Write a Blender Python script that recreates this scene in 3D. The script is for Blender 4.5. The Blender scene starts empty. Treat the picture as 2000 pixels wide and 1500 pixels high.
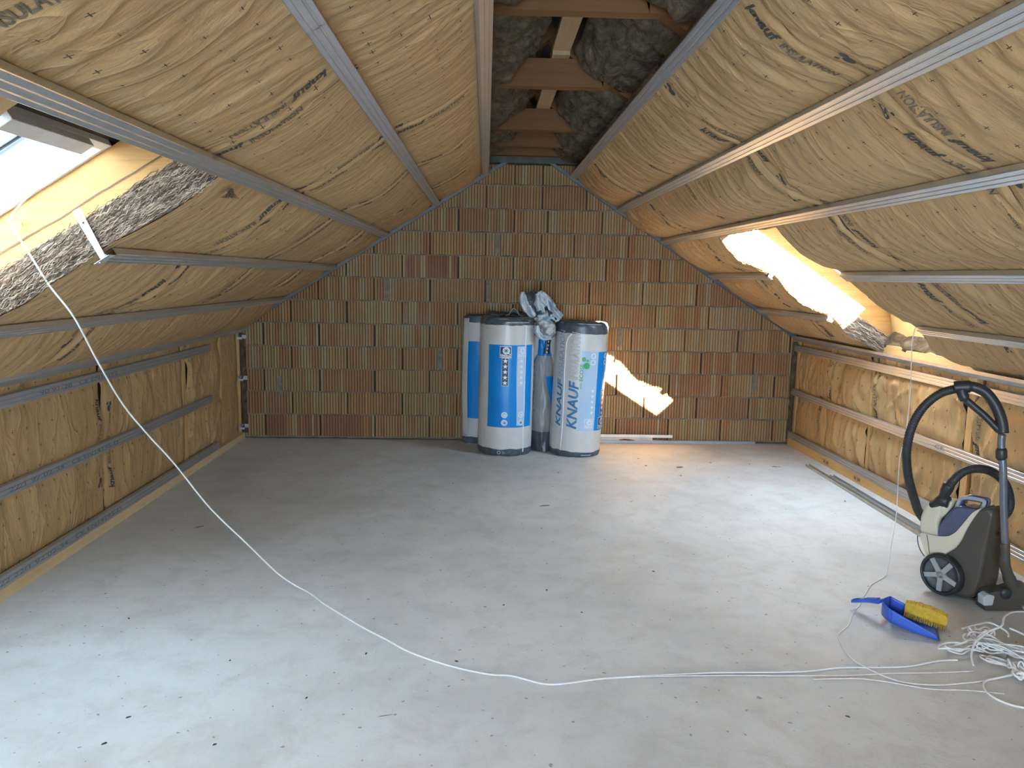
import bpy, math, random
from mathutils import Vector, Matrix, noise
random.seed(7)
S = bpy.context.scene
COL = S.collection
pi = math.pi

# ------------------------------------------------------------------ camera
cam_d = bpy.data.cameras.new('camera'); cam = bpy.data.objects.new('camera', cam_d); COL.objects.link(cam)
cam_d.sensor_width = 36.0; cam_d.lens = 27.0; cam_d.clip_start = 0.02
rt = Vector((0.99928, -0.03299, 0.01872)); up = Vector((-0.013953, 0.139219, 0.990163)); fw = Vector((0.035272, 0.989712, -0.138659))
cam.matrix_world = Matrix(((rt.x, up.x, -fw.x, 0), (rt.y, up.y, -fw.y, 0), (rt.z, up.z, -fw.z, 1.54), (0, 0, 0, 1)))
S.camera = cam
# ------------------------------------------------------------------ sky, sun, exposure
S.view_settings.view_transform = 'Standard'; S.view_settings.look = 'None'; S.view_settings.gamma = 1.0
S.view_settings.use_curve_mapping = False
S.view_settings.exposure = 0.2
W = bpy.data.worlds.new('sky'); S.world = W; W.use_nodes = True
wn = W.node_tree.nodes; wl = W.node_tree.links; wn.clear()
wo = wn.new('ShaderNodeOutputWorld'); wb = wn.new('ShaderNodeBackground')
wb.inputs[0].default_value = (0.56, 0.76, 1.0, 1); wb.inputs[1].default_value = 25.0
wl.new(wb.outputs[0], wo.inputs[0])
sun_d = bpy.data.lights.new('sun', 'SUN'); sun_d.energy = 320.0; sun_d.angle = math.radians(0.55); sun_d.color = (1.0, 0.86, 0.62)
sun = bpy.data.objects.new('sun', sun_d); COL.objects.link(sun)
sdir = Vector((-0.87, 1.53, -0.80)).normalized()
sun.rotation_euler = sdir.to_track_quat('-Z', 'Y').to_euler(); sun.location = (6, -8, 8)
S.cycles.use_denoising = True
S.cycles.max_bounces = 10; S.cycles.diffuse_bounces = 7; S.cycles.sample_clamp_indirect = 0.0

# ------------------------------------------------------------------ materials
def nmat(name):
    m = bpy.data.materials.new(name); m.use_nodes = True
    nt = m.node_tree; nt.nodes.clear()
    o = nt.nodes.new('ShaderNodeOutputMaterial'); b = nt.nodes.new('ShaderNodeBsdfPrincipled')
    nt.links.new(b.outputs[0], o.inputs[0])
    return m, nt, b, o
def N(nt, t, **kw):
    n = nt.nodes.new(t)
    for k, v in kw.items(): setattr(n, k, v)
    return n
def coords(nt, kind='Object', scale=(1, 1, 1), rot=(0, 0, 0)):
    tc = N(nt, 'ShaderNodeTexCoord'); mp = N(nt, 'ShaderNodeMapping')
    mp.inputs['Scale'].default_value = scale; mp.inputs['Rotation'].default_value = rot
    nt.links.new(tc.outputs[kind], mp.inputs[0]); return mp.outputs[0]
def noise_n(nt, vec, scale, detail=4, rough=.55, dist=0):
    n = N(nt, 'ShaderNodeTexNoise'); n.inputs['Scale'].default_value = scale; n.inputs['Detail'].default_value = detail
    n.inputs['Roughness'].default_value = rough; n.inputs['Distortion'].default_value = dist
    nt.links.new(vec, n.inputs['Vector']); return n.outputs[0]
def ramp(nt, fac, stops):
    r = N(nt, 'ShaderNodeValToRGB'); e = r.color_ramp.elements
    while len(e) < len(stops): e.new(.5)
    for i, (p, c) in enumerate(stops):
        e[i].position = p; e[i].color = (c[0], c[1], c[2], 1) if not isinstance(c, (int, float)) else (c, c, c, 1)
    nt.links.new(fac, r.inputs[0]); return r.outputs[0]
def bump(nt, b, h, strength, dist=.01, prev=None):
    n = N(nt, 'ShaderNodeBump'); n.inputs['Strength'].default_value = strength; n.inputs['Distance'].default_value = dist
    nt.links.new(h, n.inputs['Height'])
    if prev is not None: nt.links.new(prev, n.inputs['Normal'])
    nt.links.new(n.outputs[0], b.inputs['Normal']); return n.outputs[0]
def M2(name, c1, c2=None, scale=8, rough=.6, metal=0, stretch=(1, 1, 1), bs=.3, bd=.002, detail=4, lo=.35, hi=.65, spec=.5, coat=0, kind='Object'):
    m, nt, b, o = nmat(name)
    v = coords(nt, kind, stretch); n = noise_n(nt, v, scale, detail)
    c2 = c2 or tuple(x * .85 for x in c1)
    nt.links.new(ramp(nt, n, [(lo, c1), (hi, c2)]), b.inputs['Base Color'])
    b.inputs['Roughness'].default_value = rough; b.inputs['Metallic'].default_value = metal
    b.inputs['Specular IOR Level'].default_value = spec; b.inputs['Coat Weight'].default_value = coat
    if bs: bump(nt, b, n, bs, bd)
    return m
def math_n(nt, op, a, b=None, c=None):
    n = N(nt, 'ShaderNodeMath', operation=op)
    for i, x in enumerate((a, b, c)):
        if x is None: continue
        if isinstance(x, (int, float)): n.inputs[i].default_value = x
        else: nt.links.new(x, n.inputs[i])
    return n.outputs[0]
def mixc(nt, f, a, b, mode='MIX'):
    n = N(nt, 'ShaderNodeMix', data_type='RGBA', blend_type=mode)
    for i, x in ((0, f), (6, a), (7, b)):
        if isinstance(x, (int, float)): n.inputs[i].default_value = x
        elif isinstance(x, tuple): n.inputs[i].default_value = (x[0], x[1], x[2], 1)
        else: nt.links.new(x, n.inputs[i])
    return n.outputs[2]

def kraft(name, c1, c2, cross=True):
    # uv in metres: u across the sheet (room length), v along the slope / height
    m, nt, b, o = nmat(name)
    uv = N(nt, 'ShaderNodeTexCoord').outputs['UV']
    sep = N(nt, 'ShaderNodeSeparateXYZ'); nt.links.new(uv, sep.inputs[0])
    mp = N(nt, 'ShaderNodeMapping'); mp.inputs['Scale'].default_value = (1, .28, 1); nt.links.new(uv, mp.inputs[0])
    n1 = noise_n(nt, mp.outputs[0], 3.0, 4, .6); n2 = noise_n(nt, mp.outputs[0], 26, 5, .6, .6)
    n3 = noise_n(nt, uv, 260, 2)
    c = ramp(nt, n1, [(.3, c1), (.72, c2)])
    c = mixc(nt, math_n(nt, 'MULTIPLY', n3, .22), c, tuple(x * .55 for x in c1))
    if cross:
        fu = math_n(nt, 'FRACT', math_n(nt, 'DIVIDE', math_n(nt, 'ADD', sep.outputs[0], 11.0 - .01), .11))
        fv = math_n(nt, 'FRACT', math_n(nt, 'DIVIDE', math_n(nt, 'ADD', sep.outputs[1], 10.7 + .0495), .107))
        au = math_n(nt, 'MULTIPLY', math_n(nt, 'ABSOLUTE', math_n(nt, 'SUBTRACT', fu, .5)), .11)
        av = math_n(nt, 'MULTIPLY', math_n(nt, 'ABSOLUTE', math_n(nt, 'SUBTRACT', fv, .5)), .107)
        a1 = math_n(nt, 'MULTIPLY', math_n(nt, 'LESS_THAN', au, .0013), math_n(nt, 'LESS_THAN', av, .011))
        a2 = math_n(nt, 'MULTIPLY', math_n(nt, 'LESS_THAN', av, .0017), math_n(nt, 'LESS_THAN', au, .008))
        cr = math_n(nt, 'MAXIMUM', a1, a2)
        worn = ramp(nt, noise_n(nt, uv, 9, 2), [(.34, 0.35), (.48, .95)])
        c = mixc(nt, math_n(nt, 'MULTIPLY', cr, worn), c, (.045, .03, .02))
    nt.links.new(c, b.inputs['Base Color']); b.inputs['Roughness'].default_value = .62
    b.inputs['Specular IOR Level'].default_value = .28
    n4 = noise_n(nt, mp.outputs[0], 5, 3, .5, 1.2)
    fold = math_n(nt, 'POWER', math_n(nt, 'SUBTRACT', 1.0, math_n(nt, 'MULTIPLY', math_n(nt, 'ABSOLUTE', math_n(nt, 'SUBTRACT', n4, .5)), 3.0)), 6.0)
    p = bump(nt, b, n2, .45, .012); p = bump(nt, b, fold, .35, .012, p); bump(nt, b, n3, .12, .001, p)
    return m
PAPER = kraft('kraft_paper', (.45, .285, .132), (.55, .365, .18))
PAPERW = kraft('kraft_paper_wall', (.44, .275, .122), (.55, .36, .17))

def wool(name, c1, c2, stretch=(1, 1, 1), bd=.02, scale=22):
    m, nt, b, o = nmat(name)
    v = coords(nt, 'UV', stretch); n1 = noise_n(nt, v, scale, 7, .7, 1.2)
    n2 = noise_n(nt, v, scale * 4.5, 4, .7, .8)
    nt.links.new(ramp(nt, n1, [(.36, c1), (.66, c2)]), b.inputs['Base Color'])
    b.inputs['Roughness'].default_value = .95; b.inputs['Specular IOR Level'].default_value = .1
    p = bump(nt, b, n1, 1.0, bd); bump(nt, b, n2, .7, bd * .3, p)
    return m
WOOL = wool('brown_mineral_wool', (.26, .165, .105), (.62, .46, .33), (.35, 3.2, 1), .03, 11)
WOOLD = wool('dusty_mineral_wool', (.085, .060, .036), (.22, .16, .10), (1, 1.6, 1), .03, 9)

def wood(name, c1, c2, axis=1, sc=1.0, rough=.6):
    m, nt, b, o = nmat(name)
    st = [14, 14, 14]; st[axis] = .9
    v = coords(nt, 'Object', tuple(s * sc for s in st))
    n1 = noise_n(nt, v, 1.4, 6, .65, .9); n2 = noise_n(nt, coords(nt, 'Object', (3, 3, 3)), 1.2, 2)
    c = ramp(nt, n1, [(.3, c1), (.55, c2), (.75, tuple(x * .8 for x in c1))])
    c = mixc(nt, math_n(nt, 'MULTIPLY', n2, .35), c, tuple(x * .7 for x in c1))
    nt.links.new(c, b.inputs['Base Color']); b.inputs['Roughness'].default_value = rough
    b.inputs['Specular IOR Level'].default_value = .25
    bump(nt, b, n1, .35, .003); return m
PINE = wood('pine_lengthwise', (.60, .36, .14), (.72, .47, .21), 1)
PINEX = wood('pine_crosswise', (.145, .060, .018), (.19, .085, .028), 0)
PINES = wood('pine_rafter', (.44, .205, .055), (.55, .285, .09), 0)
PINEQ = wood('weathered_plank', (.40, .25, .12), (.48, .32, .17), 1)
PINEP = wood('pale_sole_plate', (.62, .44, .23), (.72, .54, .31), 1)
PINEZ = wood('pine_stud', (.55, .33, .13), (.66, .43, .19), 2)
def steel(name, base, rough, sc=60):
    m, nt, b, o = nmat(name)
    v = coords(nt, 'Object', (1, .35, 1)); n = noise_n(nt, v, sc, 3, .6); n2 = noise_n(nt, v, 5, 3)
    c = ramp(nt, n, [(.35, base), (.65, tuple(min(1, x * 1.10) for x in base))])
    nt.links.new(mixc(nt, math_n(nt, 'MULTIPLY', n2, .3), c, tuple(x * .75 for x in base)), b.inputs['Base Color'])
    b.inputs['Metallic'].default_value = .85
    nt.links.new(math_n(nt, 'MULTIPLY_ADD', n, .16, rough - .08), b.inputs['Roughness'])
    bump(nt, b, n, .03, .001); return m
STEEL = steel('galvanised_steel', (.62, .64, .66), .34)
STEELW = steel('dull_galvanised_steel', (.54, .55, .56), .42)
STEELT = steel('dark_track_steel', (.17, .17, .165), .6)
STEELB = M2('bright_zinc', (.80, .82, .84), (.7, .72, .75), 30, .38, .6, bs=.1, bd=.001)
WHITE = M2('white_window_frame', (.86, .87, .88), (.80, .81, .83), 4, .35, bs=0)
GREYF = M2('grey_sash', (.48, .52, .55), (.42, .46, .49), 4, .4, bs=0)
BATTEN = M2('dusty_white_batten', (.86, .80, .75), (.74, .67, .61), 9, .6, bs=.1)
CORDW = M2('white_cord', (.82, .80, .77), (.74, .71, .67), 30, .5, bs=0)
CORDP = M2('pinkish_cord', (.76, .68, .64), (.64, .55, .52), 30, .5, bs=0)
INK = M2('black_ink', (.045, .042, .036), (.09, .08, .066), 60, .75, bs=0)
INKF = M2('faded_ink', (.12, .095, .065), (.21, .165, .11), 60, .8, bs=0)
INKR = M2('rail_ink', (.16, .17, .18), (.24, .25, .26), 60, .7, bs=0)

def floor_mat():
    m, nt, b, o = nmat('concrete_screed')
    v = coords(nt, 'Object')
    n1 = noise_n(nt, v, .9, 6, .62, .6); n2 = noise_n(nt, v, 5.5, 6, .7, .4); n3 = noise_n(nt, v, 75, 3, .7); n4 = noise_n(nt, v, 28, 5, .7)
    c = ramp(nt, n1, [(.32, (.50, .485, .46)), (.5, (.60, .585, .56)), (.68, (.64, .63, .61))])
    c = mixc(nt, ramp(nt, n2, [(.46, 0.0), (.72, .5)]), c, (.42, .385, .335))
    c = mixc(nt, ramp(nt, n4, [(.55, 0.0), (.8, .45)]), c, (.66, .65, .63))
    sp = ramp(nt, noise_n(nt, v, 38, 1, .4), [(.735, 0.0), (.76, .75)])
    c = mixc(nt, sp, c, (.22, .19, .16))
    nt.links.new(c, b.inputs['Base Color'])
    b.inputs['Roughness'].default_value = .62; b.inputs['Specular IOR Level'].default_value = .35
    p = bump(nt, b, n2, .25, .012); p = bump(nt, b, n4, .25, .004, p); bump(nt, b, n3, .25, .0015, p)
    return m
FLOOR = floor_mat()
def brick_mat():
    m, nt, b, o = nmat('ribbed_clay_brick')
    at = N(nt, 'ShaderNodeVertexColor', layer_name='tint')
    v = coords(nt, 'Object'); n1 = noise_n(nt, v, 40, 5, .7); n2 = noise_n(nt, v, 3, 4)
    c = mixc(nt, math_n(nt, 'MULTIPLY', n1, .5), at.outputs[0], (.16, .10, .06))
    c = mixc(nt, ramp(nt, n2, [(.5, 0.0), (.75, .4)]), c, (.28, .22, .165))
    nt.links.new(c, b.inputs['Base Color']); b.inputs['Roughness'].default_value = .9
    b.inputs['Specular IOR Level'].default_value = .15
    bump(nt, b, n1, .5, .003); return m
BRICK = brick_mat()
MORTAR = M2('grey_mortar', (.27, .225, .17), (.18, .15, .115), 25, .95, bs=1, bd=.008, detail=6)
DARKB = M2('dark_boarding', (.10, .07, .045), (.07, .05, .03), 5, .9)
RENDERW = M2('grey_masonry', (.34, .29, .23), (.27, .23, .18), 6, .9)
BEAMG = M2('grey_concrete_beam', (.11, .115, .09), (.08, .085, .07), 12, .9)

# ------------------------------------------------------------------ mesh helpers
class MB:
    def __init__(s): s.v = []; s.f = []; s.m = []; s.uv = {}; s.mats = []
    def mat(s, m):
        if m not in s.mats: s.mats.append(m)
        return s.mats.index(m)
    def add(s, vs, fs, m=None, uvs=None):
        o = len(s.v); s.v += [tuple(p) for p in vs]; k = s.mat(m) if m is not None else 0
        for f in fs: s.f.append(tuple(i + o for i in f)); s.m.append(k)
        if uvs:
            for i, u in enumerate(uvs): s.uv[o + i] = u
    def box(s, a, b, m=None, X=None):
        x0, y0, z0 = a; x1, y1, z1 = b
        vs = [Vector(p) for p in ((x0, y0, z0), (x1, y0, z0), (x1, y1, z0), (x0, y1, z0), (x0, y0, z1), (x1, y0, z1), (x1, y1, z1), (x0, y1, z1))]
        if X: vs = [X(p) for p in vs]
        s.add(vs, [(0, 3, 2, 1), (4, 5, 6, 7), (0, 1, 5, 4), (1, 2, 6, 5), (2, 3, 7, 6), (3, 0, 4, 7)], m)
    def tube(s, pts, r, m=None, n=8, cap=True, ribs=None):
        pts = [Vector(p) for p in pts]; rs = r if isinstance(r, (list, tuple)) else [r] * len(pts)
        t0 = (pts[1] - pts[0]).normalized(); u = t0.orthogonal().normalized(); vs = []
        for i, p in enumerate(pts):
            t = (pts[min(i + 1, len(pts) - 1)] - pts[max(i - 1, 0)]).normalized()
            u = (u - t * u.dot(t))
            u = u.normalized() if u.length > 1e-6 else t.orthogonal().normalized()
            w = t.cross(u)
            for k in range(n):
                a = 2 * pi * k / n; vs.append(p + (u * math.cos(a) + w * math.sin(a)) * rs[i])
        fs = [(i * n + k, i * n + (k + 1) % n, (i + 1) * n + (k + 1) % n, (i + 1) * n + k) for i in range(len(pts) - 1) for k in range(n)]
        if cap: fs += [tuple(reversed(range(n))), tuple((len(pts) - 1) * n + k for k in range(n))]
        s.add(vs, fs, m)
    def prism(s, poly, lift, m=None):   # poly: list of 3D pts ; lift: Vector
        n = len(poly); a = [Vector(p) for p in poly]; b = [p + lift for p in a]
        s.add(a + b, [tuple(reversed(range(n))), tuple(range(n, 2 * n))] + [(i, (i + 1) % n, (i + 1) % n + n, i + n) for i in range(n)], m)
    def lathe(s, prof, m=None, n=32, X=None):  # prof [(r,z)]
        vs = []
        for r, z in prof:
            for k in range(n):
                a = 2 * pi * k / n; p = Vector((r * math.cos(a), r * math.sin(a), z)); vs.append(X(p) if X else p)
        s.add(vs, [(i * n + k, i * n + (k + 1) % n, (i + 1) * n + (k + 1) % n, (i + 1) * n + k) for i in range(len(prof) - 1) for k in range(n)], m)
    def build(s, name, m=None, parent=None, smooth=False, bevel=0, loc=None, fixn=True, subsurf=0):
        me = bpy.data.meshes.new(name); me.from_pydata(s.v, [], s.f)
        for mm in (s.mats if s.mats and s.mats[0] is not None else [m]): me.materials.append(mm if mm else m)
        if len(s.mats) > 1: me.polygons.foreach_set('material_index', s.m)
        if s.uv:
            ul = me.uv_layers.new(name='uv')
            for l in me.loops: ul.data[l.index].uv = s.uv.get(l.vertex_index, (0, 0))
        if fixn:
            import bmesh
            bm = bmesh.new(); bm.from_mesh(me); bmesh.ops.recalc_face_normals(bm, faces=bm.faces); bm.to_mesh(me); bm.free()
        if smooth: me.polygons.foreach_set('use_smooth', [True] * len(me.polygons))
        me.update()
        o = bpy.data.objects.new(name, me); COL.objects.link(o)
        if loc: o.location = loc
        if parent: o.parent = parent
        if bevel:
            md = o.modifiers.new('b', 'BEVEL'); md.width = bevel; md.segments = 3; md.limit_method = 'ANGLE'; md.angle_limit = .6
            if not smooth: me.polygons.foreach_set('use_smooth', [True] * len(me.polygons)); 
            wn_ = o.modifiers.new('w', 'WEIGHTED_NORMAL'); wn_.keep_sharp = True
        if subsurf:
            md = o.modifiers.new('s', 'SUBSURF'); md.levels = subsurf; md.render_levels = subsurf
        return o
def tag(o, label, cat, group=None, kind=None):
    o['label'] = label; o['category'] = cat
    if group: o['group'] = group
    if kind: o['kind'] = kind
    return o
def struct(o): o['kind'] = 'structure'; return o
def thing(name, loc, label, cat, group=None, rz=0):
    o = bpy.data.objects.new(name, None); COL.objects.link(o); o.location = loc; o.rotation_euler = (0, 0, rz)
    o.empty_display_size = .1
    return tag(o, label, cat, group)
def smooth_path(pts, k=6):
    P = [Vector(p) for p in pts]; out = []
    for i in range(len(P) - 1):
        a = P[max(i - 1, 0)]; b = P[i]; c = P[i + 1]; d = P[min(i + 2, len(P) - 1)]
        for j in range(k):
            t = j / k
            out.append(.5 * ((2 * b) + (c - a) * t + (2 * a - 5 * b + 4 * c - d) * t * t + (3 * b - a - 3 * c + d) * t ** 3))
    out.append(P[-1]); return out
def nz(x, y, z=0): return noise.noise(Vector((x, y, z)))

# ------------------------------------------------------------------ room geometry
D = 7.13; YB = -3.0
class Slope:
    def __init__(s, k, c, sgn, prof):
        s.k = k; s.c = c; s.L = math.hypot(1, k); s.n = Vector((-k, 0, 1)) / s.L; s.sgn = sgn; s.prof = sorted(prof); s.seed = 3.7 if sgn < 0 else 11.3
    def P(s, x, Y, d=0): return Vector((x, Y, s.c + s.k * x)) + s.n * d
    def bulge(s, x):
        pr = s.prof
        if x <= pr[0] or x >= pr[-1]: return 0
        for a, b in zip(pr, pr[1:]):
            if a <= x <= b: 
                t = (x - a) / (b - a); return math.sin(pi * max(0, min(1, (t - .07) / .86))) ** 1.1
    def d(s, x, Y):
        u = x * s.L
        A = (.030 if s.sgn < 0 else .048) * (.75 + .7 * nz(Y * 1.1 + s.seed, u * .9))
        d = .030 - A * s.bulge(x)
        amp = .0045 if s.sgn < 0 else .0075
        env = .35 + max(0, .9 + 1.6 * nz(Y * .8 + s.seed * 2, u * .8, 4))
        warp = nz(Y * 1.5, u * 1.5, s.seed) * .5
        w = 1 - abs(nz(Y * 13 + warp * 5 + u * 1.3 * s.sgn, u * 2.0, s.seed)) * 2.4
        bl = s.bulge(x); kk = .25 + .75 * min(1, bl * 2.2)
        q = nz(Y * 5.5 + 3 * nz(u * 1.1, Y * .8, s.seed + 2), u * 1.1 + s.sgn * Y * .7, s.seed + 20)
        d -= (.0035 if s.sgn < 0 else .0075) * kk * env * max(0, 1 - abs(q) * 9)
        q = nz(Y * 9.5 + 2 * nz(u * 2.1, Y * 1.8, s.seed + 6), u * 2.3, s.seed + 30)
        d += (.002 if s.sgn < 0 else .0045) * kk * env * max(0, 1 - abs(q) * 7)
        d -= amp * env * w * .8 * kk
        d += .004 + .006 * nz(Y * 4, u * 5, s.seed + 9) * kk + .0025 * nz(Y * 22, u * 12, s.seed + 5) * env
        if s.sgn < 0 and x < -1.9: d -= .06 * min(1, (-1.9 - x) / .3)
        return d
LS = Slope(.63186, 2.4437, -1, [-.013, -.445, -.9, -1.372, -1.842, -2.2])
RS = Slope(-.6555, 2.918, 1, [.757, 1.19, 1.605, 2.067, 2.53, 2.905])
RIDGE_X = (RS.c - LS.c) / (LS.k - RS.k)

# floor
b = MB(); n_ = 40
for i in range(n_ + 1):
    for j in range(n_ + 1): b.v.append((-2.45 + 5.6 * i / n_, YB + 10.3 * j / n_, 0))
b.f = [(i * (n_ + 1) + j, (i + 1) * (n_ + 1) + j, (i + 1) * (n_ + 1) + j + 1, i * (n_ + 1) + j + 1) for i in range(n_) for j in range(n_)]; b.m = [0] * len(b.f)
b.box((-2.45, YB, -.1), (3.15, 7.3, -.005))
struct(b.build('floor', FLOOR, fixn=False))
# side walls and rear wall
b = MB(); b.box((-2.6, YB - .2, 0), (-2.45, D + .2, 1.27)); struct(b.build('wall_left', RENDERW))
b = MB(); b.box((3.12, YB - .2, 0), (3.3, D + .2, 1.24)); struct(b.build('wall_right', RENDERW))
# rear gable (behind the camera)
b = MB(); GX0, GX1, GZ0, GZ1 = -1.25, 1.05, .12, 1.95     # unseen glazed opening added for light from behind
for x0, x1, z0, z1 in ((-2.6, GX0, 0, 3.2), (GX1, 3.3, 0, 3.2), (GX0, GX1, 0, GZ0), (GX0, GX1, GZ1, 3.2)): b.box((x0, YB - .2, z0), (x1, YB, z1))
struct(b.build('wall_front', RENDERW))
b = MB()
for x0, x1, z0, z1 in ((GX0, GX1, GZ0, GZ0 + .06), (GX0, GX1, GZ1 - .06, GZ1), (GX0, GX0 + .06, GZ0 + .06, GZ1 - .06), (GX1 - .06, GX1, GZ0 + .06, GZ1 - .06), (.07, .13, GZ0 + .06, GZ1 - .06)):
    b.box((x0, YB - .12, z0), (x1, YB - .05, z1))
struct(b.build('added_window_4', WHITE))
# unseen wall added outside the rear opening to keep the sun out
b = MB(); b.box((1.15, -7.0, -.3), (1.4, YB - .25, 4.2)); struct(b.build('added_sun_block', RENDERW))
# roof boarding with the two roof-window holes
def deck(side, x0, x1, hx0, hx1, holes):
    b = MB(); X = lambda p: side.P(p.x, p.y, p.z)
    spans = [(x0, hx0, YB - .2, 7.35), (hx1, x1, YB - .2, 7.35)]; y = YB - .2
    for h0, h1 in sorted(holes): spans.append((hx0, hx1, y, h0)); y = h1
    spans.append((hx0, hx1, y, 7.35))
    for a0, a1, y0, y1 in spans: b.box((a0, y0, .345), (a1, y1, .38), X=X)
    return b
LW = dict(x0=-2.02, x1=-1.17, y0=1.90, y1=2.85)      # left roof window (frame outer, in slope coordinates)
RW = dict(x0=1.70, x1=2.80, y0=4.62, y1=5.60)
LW2 = dict(x0=-2.14, x1=-1.17, y0=-1.55, y1=-.60)    # unseen extra one added behind the viewpoint for more daylight
o = deck(LS, -2.9, RIDGE_X + .22, LW['x0'], LW['x1'], [(LW['y0'], LW['y1'] + .03), (LW2['y0'], LW2['y1'] + .03)]).build('ceiling_left', DARKB); struct(o)
o = deck(RS, RIDGE_X - .22, 3.4, RW['x0'], RW['x1'], [(RW['y0'], RW['y1'] + .03)]).build('ceiling_right', DARKB); struct(o)

# brick gable
def brick_wall():
    b = MB(); tint = []
    def ncol(face_count, c):
        tint.extend([c] * face_count)
    # mortar bed behind, following the gable
    zt = LS.c + LS.k * RIDGE_X + .45
    poly = [(-2.5, 0), (3.15, 0), (3.15, 1.1), (RIDGE_X, zt), (-2.5, 1.1)]
    f0 = len(b.f); b.prism([Vector((x, D + .022, z)) for x, z in poly], Vector((0, .25, 0)), DARKB); ncol(len(b.f) - f0, (.3, .3, .3))
    rng = random.Random(5)
    odd_r = [1.243, 1.733 - .5, 1.361, 1.45, 1.30, 1.40]; ev_r = [1.502, 1.524, 1.577, 1.599, 1.55, 1.5]
    nrow = 12
    for r in range(nrow):
        z0 = .022 + .2125 * r + .004; z1 = z0 + .2015
        if z0 > 2.52: continue
        z1 = min(z1, 2.535)
        left = [(-2.042 if r % 2 == 0 else -1.786) + .508 * k for k in range(-2, 7)]
        left = [x for x in left if -2.6 < x < .55]
        ra = odd_r[r // 2] if r % 2 == 0 else ev_r[r // 2]
        right = [ra + .501 * k for k in range(-2, 6)]; right = [x for x in right if x > left[-1] + .22 and x < 3.2]
        js = [-2.5] + [x for x in left if x > -2.48] + right + [3.15]
        for x0, x1 in zip(js, js[1:]):
            if x1 - x0 < .02: continue
            # under the roof?
            if LS.c + LS.k * x1 + .30 < z0 or RS.c + RS.k * x0 + .30 < z0: continue
            gap = rng.choice((.005, .007, .011)); a = x0 + gap; c = x1 - .003
            red = rng.random()
            basec = (.45, .28, .13) if red < .55 else ((.42, .245, .11) if red < .85 else (.40, .205, .10))
            smoothb = rng.random() < .1 or (r == 0 and x0 in (left[1] if len(left) > 1 else 0, )) 
            rows = 1
            nr = max(1, round((c - a) / .0262)); w = (c - a) / nr; yo = rng.uniform(-.004, .004)
            dep = .0018 if (r == 0 and -2.1 < x0 < -1.1) or (r == 7 and abs(x0 + .7) < .3) else .0065
            if dep < .003: basec = (.31, .145, .085)
            patch = rng.uniform(0, 50)
            prof = []
            for i in range(nr):
                s0 = a + i * w; prof += [(s0 + w * .16, D - .012 + yo), (s0 + w * .84, D - .012 + yo), (s0 + w * .92, D - .012 + yo + dep), (s0 + w * 1.08, D - .012 + yo + dep)]
            prof = [(a, D - .012 + yo + dep)] + prof[:-1] + [(c, D - .012 + yo + dep)]
            f0 = len(b.f); n = len(prof)
            tj = lambda: rng.uniform(-.002, .002)
            vs = [(x, y, z0 + .002 * math.sin(x * 31 + r)) for x, y in prof] + [(x, y, z1 + .002 * math.sin(x * 23 + r)) for x, y in prof]
            fs = [(i, i + 1, n + i + 1, n + i) for i in range(n - 1)]
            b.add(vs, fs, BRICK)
            for i in range(n - 1):
                k = i // 4; t = nz(k * .45 + patch, r * 3.1); g = 1 + .22 * nz(k * 7.7 + patch, 5)
                cc = basec
                if t > .25: cc = (.42, .21, .10)
                elif t < -.28: cc = (.46, .335, .185)
                if i % 4 in (2, 3): cc = tuple(x * .42 for x in cc)      # grooves tinted darker than the ribs
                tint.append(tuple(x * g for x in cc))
            # top, bottom and ends back to the bed
            yb = D + .006; m = len(b.v)
            e = [(a, yb, z0), (c, yb, z0), (c, yb, z1), (a, yb, z1)]
            fr = D - .012 + yo + dep * .5
            b.add([(a, fr, z0), (c, fr, z0), (c, fr, z1), (a, fr, z1)] + e, [(0, 4, 5, 1), (3, 2, 6, 7), (0, 3, 7, 4), (1, 5, 6, 2)], BRICK)
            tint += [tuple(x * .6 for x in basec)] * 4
    # lumpy mortar beds (raked to the brick face)
    for r in range(0, nrow + 1):
        zc = .018 + .2125 * r
        if zc > 2.55: continue
        xs = [-2.45 + .04 * i for i in range(0, 141)]
        vs = []
        for x in xs:
            h = .0085 + .005 * nz(x * 9, r * 2.3); off = .004 * nz(x * 14, r * 5.1 + 3)
            y = D - .011 + off * .8 + .002
            vs += [(x, y + .004, zc - h), (x, y, zc), (x, y + .004, zc + h)]
        fs = []
        for i in range(len(xs) - 1):
            if LS.c + LS.k * xs[i] + .3 < zc or RS.c + RS.k * xs[i] + .3 < zc: continue
            for k in range(2): fs.append((i * 3 + k, i * 3 + 3 + k, i * 3 + 4 + k, i * 3 + 1 + k))
        b.add(vs, fs, MORTAR); tint.extend([(.3, .3, .3)] * len(fs))
    # mortar smears over some vertical joints
    for x, z in ((-.42, .77), (-.74, 1.185), (-.9, 1.4), (.02, 1.4), (1.25, 1.0), (.1, 1.83), (-1.9, .5), (2.55, .6)):
        vs = []; 
        for i in range(6):
            zz = z - .09 + .036 * i; w = .02 + .012 * nz(zz * 20, x * 7)
            vs += [(x - w, D - .014, zz), (x + w, D - .014, zz)]
        fs = [(i * 2, i * 2 + 1, i * 2 + 3, i * 2 + 2) for i in range(5)]
        b.add(vs, fs, MORTAR); tint.extend([(.3, .3, .3)] * len(fs))
    o = b.build('wall_back', MORTAR, fixn=False)
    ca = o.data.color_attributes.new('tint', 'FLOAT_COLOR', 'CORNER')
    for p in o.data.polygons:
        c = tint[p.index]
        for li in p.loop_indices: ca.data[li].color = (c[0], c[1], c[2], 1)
    return struct(o)
brick_wall()
b = MB(); b.box((-.6, D - .05, 2.548), (1.3, D + .05, 2.66)); struct(b.build('trim_1', BEAMG))

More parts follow.
